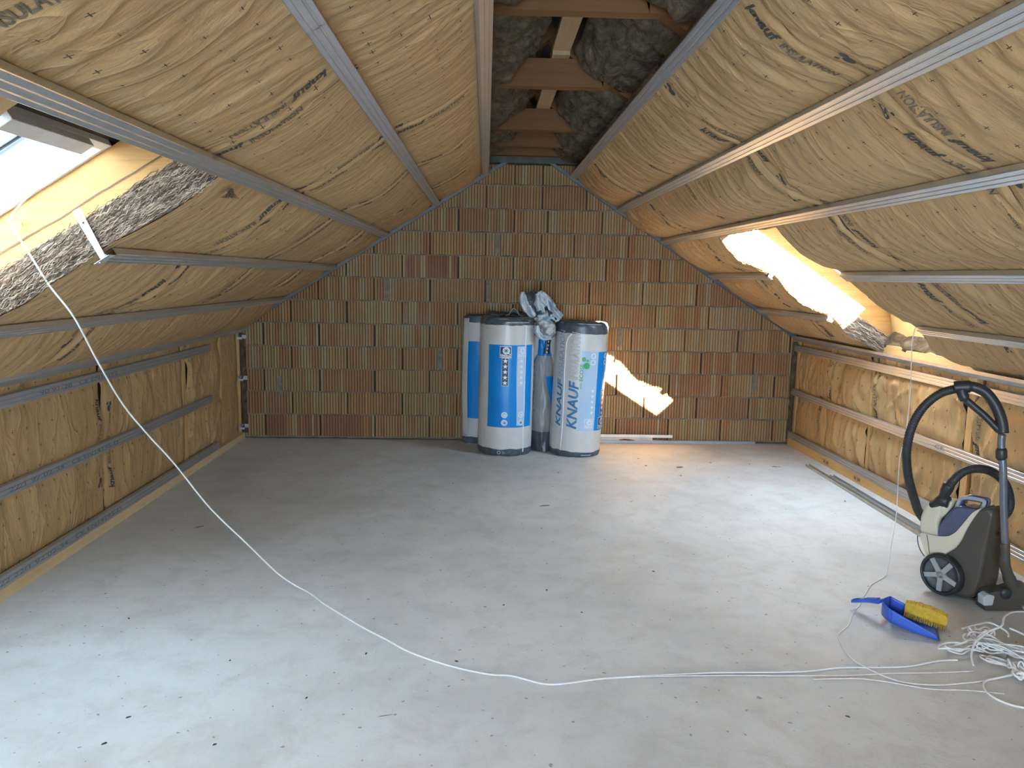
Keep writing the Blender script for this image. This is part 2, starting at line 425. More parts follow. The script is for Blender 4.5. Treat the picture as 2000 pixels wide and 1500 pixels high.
# ------------------------------------------------------------------ lettering
_tc = {}
def text_mesh(s, offset=0.0, shear=0.0, spacing=1.0):
    key = (s, offset, shear, spacing)
    if key in _tc: return _tc[key]
    cu = bpy.data.curves.new('t', 'FONT'); cu.body = s; cu.size = 1; cu.offset = offset; cu.shear = shear; cu.space_character = spacing; cu.resolution_u = 3
    ob = bpy.data.objects.new('t', cu); COL.objects.link(ob)
    dg = bpy.context.evaluated_depsgraph_get(); dg.update()
    me = bpy.data.meshes.new_from_object(ob.evaluated_get(dg))
    vs = [(v.co.x, v.co.y) for v in me.vertices]; fs = [tuple(p.vertices) for p in me.polygons]
    bpy.data.objects.remove(ob); bpy.data.curves.remove(cu); bpy.data.meshes.remove(me)
    x1 = max(v[0] for v in vs); _tc[key] = (vs, fs, x1); return _tc[key]
def put_text(b, s, F, o, scale=(1, 1), m=None, offset=0.0, shear=0.0, spacing=1.0):
    # F(u, v) -> 3D point ; o origin in (u,v)
    vs, fs, w = text_mesh(s, offset, shear, spacing)
    b.add([F(o[0] + x * scale[0], o[1] + y * scale[1]) for x, y in vs], fs, m); return w * scale[0]
def blob(b, F, c, rx, ry, m, n=14):
    b.add([F(c[0] + rx * math.cos(2 * pi * i / n), c[1] + ry * math.sin(2 * pi * i / n)) for i in range(n)], [tuple(range(n))], m)
def legend(F, u0, u1, phase):
    u = u0 + phase; out = []
    per = text_mesh('knauf', .035, .25)[2] * .062 + text_mesh('INSULATION', .028, .15)[2] * .036 + text_mesh('ecose', .01)[2] * .03 + .012 + .03 + .05 + .015 + .13
    while u > u0 + per * .6: u -= per
    while u < u1 - .5:
        if u < u0 - .05: u += per; continue
        b = MB()
        u += put_text(b, 'knauf', F, (u, 0), (.062, .068), INK, .035, .25) + .012
        u += put_text(b, 'INSULATION', F, (u, 0), (.036, .06), INKF, .028, .15) + .03; out.append(b)
        b = MB(); put_text(b, '---', F, (u, .01), (.04, .04), INKF); u += .05
        u += put_text(b, 'ecose', F, (u, .008), (.03, .026), INK, .01) + .015
        blob(b, F, (u + .018, .028), .022, .014, INK); blob(b, F, (u + .045, .012), .016, .011, INK); blob(b, F, (u + .052, .042), .009, .007, INK); out.append(b)
        u += .13
    return out

# ------------------------------------------------------------------ insulation between the rafters
def frange(a, b, st):
    n = max(1, round((b - a) / st)); return [a + (b - a) * i / n for i in range(n + 1)]
def blanket(side, Y0, Y1, xa, xb, hole=None, label='', fine=True, text=(None, None), end_round=False):
    st = .02 if fine else .12
    xs = []; brk = sorted({xa, xb} | ({max(xa, min(xb, hole[0])), max(xa, min(xb, hole[1]))} if hole else set()))
    for a, c in zip(brk, brk[1:]): xs += frange(a, c, st * (1 / side.L))[:-1]
    xs.append(brk[-1])
    ys = []; brk = sorted({Y0, Y1} | ({max(Y0, min(Y1, hole[2])), max(Y0, min(Y1, hole[3]))} if hole else set()))
    for a, c in zip(brk, brk[1:]): ys += frange(a, c, .014 if fine else .1)[:-1]
    ys.append(brk[-1])
    nx, ny = len(xs), len(ys)
    def pt(x, Y):
        d = side.d(x, Y); e = min(Y - Y0, Y1 - Y); sg = 1 if Y - Y0 < Y1 - Y else -1
        if e < .06:
            q = math.exp(-(e / .014) ** 2) * .014; d += q
            if e < .004 and Y1 < D - .05: 
                Y = Y + sg * (.002 + .022 * max(0, nz(x * 3.1 * side.L, Y * 2, 7 + side.seed) - .12))
            elif e < .004: Y = Y + (sg * .002 if sg > 0 else 0)
        if hole:   # frayed paper edge around the opening
            if hole[0] - .02 < x < hole[1] + .02 and abs(Y - hole[3]) < .012: Y += .012 * nz(x * 9, 2.2) + .006 * nz(x * 31, 1)
            if hole[0] - .02 < x < hole[1] + .02 and abs(Y - hole[2]) < .012: Y += .03 * nz(x * 4, 7.2) + .012 * nz(x * 17, 1)
        return x, Y, d
    G = [[pt(x, Y) for Y in ys] for x in xs]
    ok = [[True] * (ny - 1) for _ in range(nx - 1)]
    if hole:
        for i in range(nx - 1):
            for j in range(ny - 1):
                cx, cy = (xs[i] + xs[i + 1]) / 2, (ys[j] + ys[j + 1]) / 2
                if hole[0] < cx < hole[1] and hole[2] < cy < hole[3]: ok[i][j] = False
    root = thing('insulation_blanket', side.P((xa + xb) / 2, Y0, .03), label, 'insulation', 'paper-faced insulation blankets between the rafters')
    org = Vector(root.location)
    b = MB(); vs = []; uvs = []
    for row in G:
        for x, Y, d in row: vs.append(side.P(x, Y, d) - org); uvs.append((Y, x * side.L))
    fs = [(i * ny + j, i * ny + j + 1, (i + 1) * ny + j + 1, (i + 1) * ny + j) for i in range(nx - 1) for j in range(ny - 1) if ok[i][j]]
    b.add(vs, fs, None, uvs)
    b.build('paper_facing', PAPER, root, smooth=True, fixn=False)
    # wool core: side skins all round the mask and a back skin
    c = MB(); nd = 12; back = .152
    def wall(p, q, outw):
        # p,q grid points (x,Y,d); outw unit direction ('y' or 'x', sign)
        vs = []; uvs = []
        for t in range(nd + 1):
            for (x, Y, d) in (p, q):
                dd = d + .003 + (back - d) * t / nd
                u = x * side.L if outw[0] == 'y' else Y
                k = 0 if t == 0 else 1
                bul = k * ((.014 * nz(u * 6, dd * 30, side.seed) + .009 * nz(u * 24, dd * 70, 3) + .006 * math.sin(dd * 240 + 3 * nz(u * 5, 1))) + .010 * math.sin(pi * t / nd)) if fine else 0
                bul *= .3 if not hole else 1
                if outw[0] == 'y': vs.append(side.P(x, Y + outw[1] * bul, dd) - org)
                else: vs.append(side.P(x + outw[1] * bul * .8, Y, dd) - org)
                uvs.append((u, dd * 3))
        c.add(vs, [(2 * t, 2 * t + 1, 2 * t + 3, 2 * t + 2) for t in range(nd)], None, uvs)
    for i in range(nx - 1):
        for j in range(ny - 1):
            if not ok[i][j]: continue
            if j == 0 or not ok[i][j - 1]: wall(G[i][j], G[i + 1][j], ('y', -1))
            if j == ny - 2 or not ok[i][j + 1]: wall(G[i][j + 1], G[i + 1][j + 1], ('y', 1))
            if i == 0 or not ok[i - 1][j]: wall(G[i][j], G[i][j + 1], ('x', -1))
            if i == nx - 2 or not ok[i + 1][j]: wall(G[i + 1][j], G[i + 1][j + 1], ('x', 1))
    bx = [x for x in brk]
    cs = 6
    for i in range(0, nx - 1, cs):
        for j in range(0, ny - 1, cs):
            i1, j1 = min(i + cs, nx - 1), min(j + cs, ny - 1)
            for ii, jj, i2, j2 in ([(i, j, i1, j1)] if all(ok[a][e] for a in range(i, i1) for e in range(j, j1)) else [(a, e, a + 1, e + 1) for a in range(i, i1) for e in range(j, j1) if ok[a][e]]):
                q = [(xs[ii], ys[jj]), (xs[i2], ys[jj]), (xs[i2], ys[j2]), (xs[ii], ys[j2])]
                c.add([side.P(x, Y, back) - org for x, Y in q], [(0, 1, 2, 3)], None, [(Y, x) for x, Y in q])
    if fine: c.build('wool_core', WOOL, root, smooth=True, fixn=False)
    else: c.build('wool_core', WOOL, root, fixn=False)
    # printed lines beside each seam, letter tops towards the seam
    if fine:
        for which, ph in zip((0, 1), text):
            if ph is None: continue
            off = ph[1] if isinstance(ph, tuple) else .085; ph = ph[0] if isinstance(ph, tuple) else ph
            if which == 0: F0 = lambda u, v: (xa * side.L + .03 + u, Y0 + off - v)
            else: F0 = lambda u, v: (xb * side.L - .03 - u, Y1 - off + v)
            def F(u, v):
                s_, Y = F0(u, v); x = s_ / side.L
                if hole and hole[0] - .01 < x < hole[1] + .01 and hole[2] - .01 < Y < hole[3] + .01: return side.P(x, Y, .14) - org
                return side.P(x, Y, side.d(x, Y) - .0022) - org
            for lb in legend(F, 0, (xb - xa) * side.L, ph):
                if hole:
                    keep = []
                    for f, mm in zip(lb.f, lb.m):
                        cpt = Vector(lb.v[f[0]]) + org; dd = side.n.dot(cpt - side.P(0, 0)); xi = (cpt - side.n * dd).x
                        if not (hole[0] - .03 < xi < hole[1] + .03 and hole[2] - .03 < cpt.y < hole[3] + .03): keep.append((f, mm))
                    lb.f = [k[0] for k in keep]; lb.m = [k[1] for k in keep]
                if lb.f: lb.build('printed_lettering', INK, root, fixn=False)
    return root
HL2 = (-2.12, -.93, -1.75, -.55); HL = (-2.12, -.93, 1.66, 2.857); HR = (1.66, 3.2, 4.47, 5.60)
_k = text_mesh('knauf', .035, .25)[2] * .062; PHB = (2.24 - .84) * LS.L - .03 - _k - .012
kraftL = [
 (YB, .2, HL2, False, (None, None), 'kraft-papered insulation on the left slope, far end behind the viewpoint'),
 (.2, 1.29, None, True, (None, .1), 'kraft-papered insulation strip overhead at the left, beyond the picture corner'),
 (1.29, 2.58, HL, True, ((PHB, .115), .55), 'kraft-papered insulation strip on the left slope around the roof window, dotted with crosses'),
 (2.58, 3.76, HL, True, (.2, .42), 'kraft-papered strip on the left slope ending in cut brown wool by the roof window'),
 (3.76, 4.9, None, True, (.12, .3), 'kraft-papered insulation strip on the left slope, second seam past the roof window'),
 (4.9, 6.1, None, True, (.5, .2), 'kraft-papered insulation strip on the left slope, second from the brick gable'),
 (6.1, 7.115, None, True, (.05, None), 'kraft-papered insulation strip on the left slope touching the brick gable')]
rootsL = [blanket(LS, Y0, Y1, -2.24, .005, h, lab, fine, tx) for Y0, Y1, h, fine, tx, lab in kraftL]
kraftR = [
 (YB, .2, None, False, (None, None), 'kraft-papered insulation on the right slope, far end behind the viewpoint'),
 (.2, 1.36, None, True, (None, None), 'kraft-papered insulation strip overhead on the right slope beside the viewpoint'),
 (1.36, 2.5, None, True, (.3, (.95, .10)), 'wrinkled kraft-papered insulation strip at the upper right picture corner'),
 (2.5, 3.7, None, True, (.72, .6), 'wrinkled kraft-papered insulation strip on the right slope with bold lettering near the channel'),
 (3.7, 4.86, HR, True, (.3, None), 'kraft-papered insulation strip forming the near edge of the sunlit right opening'),
 (4.86, 6.02, HR, True, (.3, .2), 'kraft-papered insulation strip with the sunlit cut wool edge on the right slope'),
 (6.02, 7.115, None, True, (.05, None), 'kraft-papered insulation strip on the right slope touching the brick gable')]
rootsR = [blanket(RS, Y0, Y1, .735, 2.935, h, lab, fine, tx) for Y0, Y1, h, fine, tx, lab in kraftR]
FIB = [M2('pale_wool_fibre', (.72, .58, .45), (.60, .45, .33), 20, .9, bs=0), M2('brown_wool_fibre', (.40, .27, .18), (.30, .19, .12), 20, .9, bs=0), M2('dark_wool_fibre', (.14, .09, .06), (.10, .065, .04), 20, .9, bs=0)]
def fibres(side, root, x0, x1, Y, d1, n, seed):
    rr = random.Random(seed); org = Vector(root.location)
    for k, m in enumerate(FIB):
        b = MB()
        for _ in range(n // 3):
            xs_ = rr.uniform(x0, x1); d_ = rr.uniform(0, 1); L_ = rr.uniform(.02, .075); ph = rr.uniform(0, 6); am = rr.uniform(.002, .006); r_ = rr.uniform(.0006, .0014); up = rr.uniform(-.25, .25)
            base = side.d(xs_, Y) + .002; dd = base + (d1 - base) * d_ + (rr.uniform(0, .012) if d_ > .9 else 0); bl = .010 * math.sin(pi * d_) + rr.uniform(.006, .016)
            p = [side.P(xs_ + L_ * t, Y - bl + .003 * math.sin(ph + t * 5), dd + am * math.sin(ph + t * 7) + up * L_ * t * .5) - org for t in (0, .2, .4, .6, .8, 1)]
            b.tube(p, r_, n=3, cap=False)
        o = b.build('loose_fibres', m, root, fixn=False); o['kind'] = 'stuff'
fibres(LS, rootsL[3], -2.05, -.93, 2.857, .15, 2400, 4)
fibres(RS, rootsR[5], 1.68, 2.90, 5.60, .15, 1500, 5)

# ------------------------------------------------------------------ steel channels
def channel_mesh(F, Y0, Y1, w=.06, h=.027, parent=None, name='steel_channel', m=STEEL, grooves=True):
    # cross-section (a across, h up into the ceiling); F(a, Y, d)
    g = .0022
    sec = [(-w / 2, h), (-w / 2 + .006, h + .000), (-w / 2 + .006, h - .001), (-w / 2 + .001, h - .001)]
    outer = [(-w / 2, h), (-w / 2, .002), (-w / 2 + .002, 0)]
    if grooves:
        for c in (-w / 6 * 1.05, w / 6 * 1.05): outer += [(c - .004, 0), (c - .002, g), (c + .002, g), (c + .004, 0)]
    outer += [(w / 2 - .002, 0), (w / 2, .002), (w / 2, h), (w / 2 - .006, h), (w / 2 - .006, h - .001), (w / 2 - .001, h - .001)]
    inner = [(w / 2 - .001, .002), (-w / 2 + .001, .002 if not grooves else .0034)]
    inner = [(w / 2 - .001, .0034), (-w / 2 + .001, .0034)]
    poly = outer + inner + [(-w / 2 + .001, h - .001), (-w / 2 + .006, h - .001), (-w / 2 + .006, h)]
    n = len(poly); ys = frange(Y0, Y1, .5)
    b = MB(); vs = [F(a, Y, d) for Y in ys for a, d in poly]
    fs = [(i * n + k, i * n + (k + 1) % n, (i + 1) * n + (k + 1) % n, (i + 1) * n + k) for i in range(len(ys) - 1) for k in range(n)]
    b.add(vs, fs, m)
    return b
def put_channel(F, Y0, Y1, label, group, m=STEEL, extra=None, name='steel_channel'):
    org = F(0, Y0, 0); b = channel_mesh(lambda a, Y, d: F(a, Y, d) - org, Y0, Y1, m=m)
    o = b.build(name, m); o.location = org; tag(o, label, 'channel', group)
    if extra: extra(o, org)
    return o
def ceilF(side, x): 
    e = Vector((side.sgn * -1, 0, 0)); tdir = Vector((1, 0, side.k)) / side.L
    return lambda a, Y, d: side.P(x, Y, d) + tdir * a
GC = 'steel channels running along the roof slopes'
put_channel(ceilF(LS, -.013), YB + .05, D - .02, 'grey steel channel bordering the left side of the open ridge', GC)
put_channel(ceilF(LS, -.445), 2.105, D - .02, 'grey steel channel second down from the ridge on the left slope, running to the gable', GC)
b_ = put_channel(ceilF(LS, -.445), YB + .05, 2.10, 'near length of the spliced bluish channel entering at the top of the picture, left slope', GC)
put_channel(ceilF(LS, -.90), YB + .05, D - .02, 'wide-looking steel channel passing over the top of the left roof window', GC)
put_channel(ceilF(LS, -1.372), 2.88, D - .02, 'short steel channel starting at the hanging white bracket by the left roof window', GC)
put_channel(ceilF(LS, -1.842), YB + .05, D - .02, 'thin-looking steel channel just above the left eaves channel', GC)
def eaveF(x, z, s): return lambda a, Y, d: Vector((x + s * (d * .6 - a * .5), Y, z + d * .8 + a * .85))
put_channel(lambda a, Y, d: Vector((-2.195 - a * .85 * .9 , Y, 1.008 - a * .55 + d * .8)), YB + .05, D - .02, 'steel channel at the left eaves where slope meets knee wall', GC, STEELW)
put_channel(ceilF(RS, .757), YB + .05, D - .02, 'grey steel channel bordering the right side of the open ridge', GC)
put_channel(ceilF(RS, 1.19), YB + .05, D - .02, 'bright steel channel second down from the ridge on the right slope', GC)
put_channel(ceilF(RS, 1.605), YB + .05, D - .02, 'steel channel grazing the top of the sunlit right opening', GC)
put_channel(ceilF(RS, 2.067), YB + .05, 4.43, 'near steel channel ending at the middle of the sunlit opening, right slope', GC)
put_channel(ceilF(RS, 2.067), 5.63, D - .02, 'short far channel between the brick gable and the upper part of the sunlit opening', GC)
put_channel(ceilF(RS, 2.53), YB + .05, 4.40, 'near steel channel ending at the lower yellow timber of the right opening', GC)
put_channel(ceilF(RS, 2.53), 5.60, D - .02, 'short far channel between the brick gable and the sunlit bracket', GC)
put_channel(lambda a, Y, d: Vector((2.897 + a * .8, Y, 1.005 - a * .55 + d * .8)), YB + .05, D - .02, 'shiny steel channel at the right eaves catching light under the opening', GC, STEELW)

# U tracks fixed along the gable
def track(side, xa, xb, label):
    b = MB(); n = 12; org = side.P(xa, D, 0)
    F = lambda x, Y, d: side.P(x, Y, d) - org
    for (y0, y1, d0, d1) in ((D - .042, D - .0135, -.006, -.004), (D - .0155, D - .0135, -.004, .022), (D - .042, D - .040, -.004, .022)):
        b.box((xa, y0, d0), (xb, y1, d1), X=lambda p: F(p.x, p.y, p.z))
    o = b.build('wall_track', STEELT); o.location = org; tag(o, label, 'track', 'thin tracks fixed along the brick gable'); return o
track(LS, -2.2, .20, 'thin grey track following the left roof line across the brick gable')
track(RS, .50, 2.9, 'thin grey track following the right roof line across the brick gable')

# ------------------------------------------------------------------ roof windows
def roof_window(side, w, name, n_label, handed):
    # handed: +1 -> the visible reveal is the far one
    root = bpy.data.objects.new(name, None); COL.objects.link(root); root.location = side.P(w['x0'], w['y0'], .32); struct(root)
    org = Vector(root.location); X = lambda p: side.P(p.x, p.y, p.z) - org
    t = .03; d0, d1 = .318, .53; L = side.L
    for nm, (x0, x1, y0, y1) in dict(far=(w['x0'], w['x1'], w['y1'], w['y1'] + t), near=(w['x0'], w['x1'], w['y0'], w['y0'] + t), lo=(w['x0'], w['x0'] + t, w['y0'], w['y1']), hi=(w['x1'] - t, w['x1'], w['y0'], w['y1'])).items():
        b = MB(); b.box((x0, y0, d0), (x1, y1, d1), X=X); b.build('frame_side', WHITE, root, bevel=.003)
    # sash bars
    s0, s1 = w['d'], w['d'] + .05; q = .075; qf = w.get('qf', q); qn = w.get('qn', q)
    bars = ((w['x0'] + t, w['x1'] - t, w['y1'] - qf, w['y1'] - .004), (w['x0'] + t, w['x1'] - t, w['y0'] + t, w['y0'] + qn), (w['x0'] + t, w['x0'] + q, w['y0'] + q, w['y1'] - q), (w['x1'] - q, w['x1'] - t, w['y0'] + q, w['y1'] - q))
    for x0, x1, y0, y1 in bars:
        b = MB(); b.box((x0, y0, s0), (x1, y1, s1), X=X)
        if y1 - y0 > .3: pass
        b.build('sash_bar', GREYF, root, bevel=.006)
    for x0, x1, y0, y1 in bars[:2]:
        b = MB(); b.box((x0 + .05, (y0 + y1) / 2 - .004, s0 - .006), (x1 - .05, (y0 + y1) / 2 + .004, s0), X=X); b.build('sealing_strip', M2('rubber', (.03, .03, .03), bs=0), root)
    g = MB(); g.box((w['x0'] + q - .01, w['y0'] + q - .01, s0 + .022), (w['x1'] - q + .01, w['y1'] - q + .01, s0 + .027), X=X)
    g.build('glass_pane', GLASS, root)
    return root
def glass_mat():
    m = bpy.data.materials.new('window_glass'); m.use_nodes = True; nt = m.node_tree; nt.nodes.clear()
    o = N(nt, 'ShaderNodeOutputMaterial'); t = N(nt, 'ShaderNodeBsdfTransparent'); g = N(nt, 'ShaderNodeBsdfGlossy'); mx = N(nt, 'ShaderNodeMixShader'); 
    t.inputs[0].default_value = (.95, .97, .96, 1); g.inputs['Roughness'].default_value = .02; mx.inputs[0].default_value = .06
    nt.links.new(t.outputs[0], mx.inputs[1]); nt.links.new(g.outputs[0], mx.inputs[2]); nt.links.new(mx.outputs[0], o.inputs[0]); return m
GLASS = glass_mat()
LW['d'] = .485; RW['d'] = .40; RW['qf'] = .22; RW['qn'] = .13
LW2['d'] = .485
roof_window(LS, LW, 'window_1', '', 1); roof_window(RS, RW, 'window_2', '', 1); roof_window(LS, LW2, 'added_window_3', '', 1)  # the last one is out of view, added to let in daylight
# batten lying along the top of the left window frame
b = MB(); b.box((-1.215, 2.26, .285), (-1.168, 2.71, .317), X=lambda p: LS.P(p.x, p.y, p.z))
tag(b.build('window_batten', BATTEN, bevel=.003), 'dusty off-white batten along the top of the left roof window frame', 'batten')
# portals: daylight guides in the window openings
def portal(c, n, sx, sy, xdir):
    l = bpy.data.lights.new('daylight_portal', 'AREA'); l.shape = 'RECTANGLE'; l.size = sx; l.size_y = sy; l.cycles.is_portal = True
    o = bpy.data.objects.new('daylight_portal', l); COL.objects.link(o)
    z = (-n).normalized(); x = xdir.normalized(); y = z.cross(x)
    o.matrix_world = Matrix(((x.x, y.x, z.x, c.x), (x.y, y.y, z.y, c.y), (x.z, y.z, z.z, c.z), (0, 0, 0, 1)))
for side, w in ((LS, LW), (RS, RW), (LS, LW2)):
    c = side.P((w['x0'] + w['x1']) / 2, (w['y0'] + w['y1']) / 2, w['d'] + .06)
    portal(c, -side.n, (w['x1'] - w['x0']) * side.L, w['y1'] - w['y0'], Vector((1, 0, side.k)))

portal(Vector(((GX0 + GX1) / 2, YB - .21, (GZ0 + GZ1) / 2)), Vector((0, 1, 0)), GX1 - GX0, GZ1 - GZ0, Vector((1, 0, 0)))

# ------------------------------------------------------------------ roof timbers
def slope_beam(side, x0, x1, y0, y1, d0, d1, name, label, cat, mat, group=None):
    org = side.P(x0, y0, d0); b = MB(); n = 14; vs = []
    for i in range(n + 1):
        x = x0 + (x1 - x0) * i / n
        for y, d in ((y0, d0), (y1, d0), (y1, d1), (y0, d1)):
            vs.append(side.P(x, y + .003 * nz(x * 3, d * 9), d + .004 * nz(x * 2.5, y)) - org)
    fs = [(i * 4 + k, i * 4 + (k + 1) % 4, (i + 1) * 4 + (k + 1) % 4, (i + 1) * 4 + k) for i in range(n) for k in range(4)] + [(3, 2, 1, 0), (n * 4, n * 4 + 1, n * 4 + 2, n * 4 + 3)]
    b.add(vs, fs, mat); o = b.build(name, mat); o.location = org; tag(o, label, cat, group); return o
GR = 'rafters above the insulation'
slope_beam(LS, -2.3, -.3, 2.868, 2.95, .13, .317, 'rafter', 'orange pine rafter face with a long crack beside the left roof window', 'rafter', PINES, GR)
slope_beam(RS, 1.2, 3.05, 5.612, 5.70, .14, .335, 'rafter', 'yellow pine rafter beside the sunlit right opening', 'rafter', PINES, GR)
# crack in the left rafter
b = MB(); pts = []
for i in range(40):
    x = -2.1 + 1.15 * i / 39; dd = .225 - .030 * (i / 39) + .008 * nz(x * 6, 2) + .003 * nz(x * 30, 5)
    pts.append((x, dd, .0022 + .002 * abs(nz(x * 8, 4))))
vs = []; 
for x, dd, w in pts: vs += [LS.P(x, 2.8645, dd - w), LS.P(x, 2.8645, dd + w)]
b.add(vs, [(2 * i, 2 * i + 1, 2 * i + 3, 2 * i + 2) for i in range(39)])
CR = b.build('crack', M2('dark_crack', (.12, .05, .02), bs=0))
raf = [o for o in bpy.data.objects if o.name == 'rafter'][0]
CR.parent = raf; CR.location = -Vector(raf.location)
for Y, pos in ((3.25, 'nearest'), (4.49, 'second'), (5.79, 'third'), (6.5, 'fourth')):
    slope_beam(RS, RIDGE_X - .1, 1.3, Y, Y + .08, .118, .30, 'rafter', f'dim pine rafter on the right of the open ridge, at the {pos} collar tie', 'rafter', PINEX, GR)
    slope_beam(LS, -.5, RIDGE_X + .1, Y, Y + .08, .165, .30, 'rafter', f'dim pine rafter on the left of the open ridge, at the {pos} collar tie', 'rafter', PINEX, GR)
for Y, pos, h in ((3.25, 'nearest of the five, at the picture top', .17), (4.49, 'second from the viewpoint, under a plank', .15), (5.79, 'third from the viewpoint', .15), (6.50, 'fourth from the viewpoint', .12), (6.98, 'right next to the brick gable', .10)):
    z = 2.6; b = MB(); xa = (z - LS.c) / LS.k - .36; xb = (z - RS.c) / RS.k + .225; xc = xb - .1; xd = xa + .1
    n = 12; vs = []
    yy = Y + (.0 if Y < 6.9 else 0)
    for i in range(n + 1):
        t = i / n; wob = .003 * nz(t * 5, Y)
        xlo = xa + (xb - xa) * t
        xhi = xlo + (.12 if i == 0 else (-.12 if i == n else 0))
        for (y, zz, x) in ((yy, z + wob, xlo), (yy + .075, z + wob, xlo), (yy + .075, z + h, xhi), (yy, z + h, xhi)): vs.append((x - .38, y - Y, zz - z))
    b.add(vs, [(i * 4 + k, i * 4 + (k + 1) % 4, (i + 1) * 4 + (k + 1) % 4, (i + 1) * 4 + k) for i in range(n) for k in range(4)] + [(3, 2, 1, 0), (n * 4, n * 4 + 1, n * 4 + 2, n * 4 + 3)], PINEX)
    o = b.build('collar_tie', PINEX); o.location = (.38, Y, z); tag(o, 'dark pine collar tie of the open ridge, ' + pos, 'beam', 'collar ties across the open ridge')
for y0, y1, lab, z in ((3.10, 4.585, 'light pine plank lying lengthwise on the first two collar ties', 2.772), (4.42, 5.90, 'light pine plank lying lengthwise behind the second collar tie', 2.751)):
    b = MB(); b.box((0, 0, 0), (.098, y1 - y0, .028)); o = b.build('ridge_plank', PINEQ, bevel=.002); o.location = (.346, y0, z); tag(o, lab, 'plank', 'planks lying on the collar ties')
# grey-brown wool lying under the ridge between collar ties
bays = [(1.2, 3.25, 'above the picture edge'), (3.33, 4.49, 'between the first and second collar ties'), (4.57, 5.79, 'between the second and third collar ties'), (5.87, 6.5, 'between the third and fourth collar ties'), (6.58, 7.1, 'nearest the gable')]
for side, xr, nm in ((LS, (.345, -.03), 'left'), (RS, (.40, .79), 'right')):
    for Y0, Y1, wh in bays:
        org = side.P(xr[1], Y0, .1); b = MB(); nx, ny = 30, max(10, int((Y1 - Y0) / .035)); vs = []; uv = []
        for i in range(nx + 1):
            for j in range(ny + 1):
                t = i / nx; x = xr[0] + (xr[1] - xr[0]) * t; Y = Y0 + .01 + (Y1 - Y0 - .02) * j / ny; e = min(1, min(j, ny - j) / 3)
                d = .17 - .07 * math.sin(pi * min(1, t * 1.1)) * (.8 + nz(Y * 1.3, nm == 'left')) - .055 * nz(x * 7, Y * 4, 2) - .03 * nz(x * 17, Y * 11, 5) - .012 * nz(x * 45, Y * 35, 5) + (1 - e) * .03
                if t > .93: d = d * .4 + .03
                vs.append(side.P(x, Y, max(.03, d)) - org); uv.append((Y, x * 1.2))
        fs = [(i * (ny + 1) + j, (i + 1) * (ny + 1) + j, (i + 1) * (ny + 1) + j + 1, i * (ny + 1) + j + 1) for i in range(nx) for j in range(ny)]
        b.add(vs, fs, None, uv)
        # back skin so that the batt has thickness
        q = [(xr[0], Y0), (xr[1], Y0), (xr[1], Y1), (xr[0], Y1)]
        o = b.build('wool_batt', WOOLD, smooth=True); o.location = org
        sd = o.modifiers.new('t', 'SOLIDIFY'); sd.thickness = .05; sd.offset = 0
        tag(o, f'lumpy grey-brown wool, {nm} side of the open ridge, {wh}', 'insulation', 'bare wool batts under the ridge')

# right opening, lower side: wall plate and stuffed wool
b = MB(); n = 24; vs = []
for i in range(n + 1):
    Y = 4.15 + 1.46 * i / n
    top = 1.078 + .004 * nz(Y * 3, 1)
    if 4.95 < Y < 5.05 or 5.33 < Y: top += .012
    for x, z in ((2.955, .955), (3.05, .955), (3.05, top), (2.955, top)): vs.append((x - 2.955, Y - 4.15, z - .955))
b.add(vs, [(i * 4 + k, i * 4 + (k + 1) % 4, (i + 1) * 4 + (k + 1) % 4, (i + 1) * 4 + k) for i in range(n) for k in range(4)] + [(3, 2, 1, 0), (n * 4, n * 4 + 1, n * 4 + 2, n * 4 + 3)])
o = b.build('wall_plate', PINE); o.location = (2.955, 4.15, .955); tag(o, 'orange rough-sawn timber at the foot of the right opening', 'beam')
def lumps(name, x0, x1, y0, y1, z0, z1, mat, label, seed=1, amp=.03, face='x'):
    b = MB(); ny, nzz = 60, 10; vs = []; uv = []
    for i in range(ny + 1):
        for j in range(nzz + 1):
            Y = y0 + (y1 - y0) * i / ny; t = j / nzz; z = z0 + (z1 - z0) * t
            x = x0 + (x1 - x0) * t + amp * nz(Y * 8, z * 10, seed) + amp * .5 * nz(Y * 25, z * 25, seed) - .02 * math.sin(pi * t)
            vs.append((x - x0, Y - y0, z - z0)); uv.append((Y, z))
    b.add(vs, [(i * (nzz + 1) + j, (i + 1) * (nzz + 1) + j, (i + 1) * (nzz + 1) + j + 1, i * (nzz + 1) + j + 1) for i in range(ny) for j in range(nzz)], None, uv)
    o = b.build(name, mat, smooth=True); o.location = (x0, y0, z0); sd = o.modifiers.new('t', 'SOLIDIFY'); sd.thickness = .03; sd.offset = 1
    tag(o, label, 'insulation'); return o
lumps('wool_stuffing', 3.0, 3.06, 4.2, 5.6, 1.07, 1.17, WOOLD, 'tufted dark brown wool stuffed above the timber at the foot of the right opening', 4)

b = MB(); b.prism([Vector((3.045, 0, 1.152)), Vector((3.025, 0, 1.150)), Vector((2.985, 0, 1.345)), Vector((3.005, 0, 1.350))], Vector((0, 1.22, 0)))
b.v = [(x - 3.03, y, z - 1.15) for x, y, z in b.v]
o = b.build('lining_board', M2('pale_yellow_board', (.66, .54, .27), (.58, .46, .22), 4, .6, bs=.1)); o.location = (3.03, 4.385, 1.15); tag(o, 'pale yellow lining board under the right roof window', 'board')
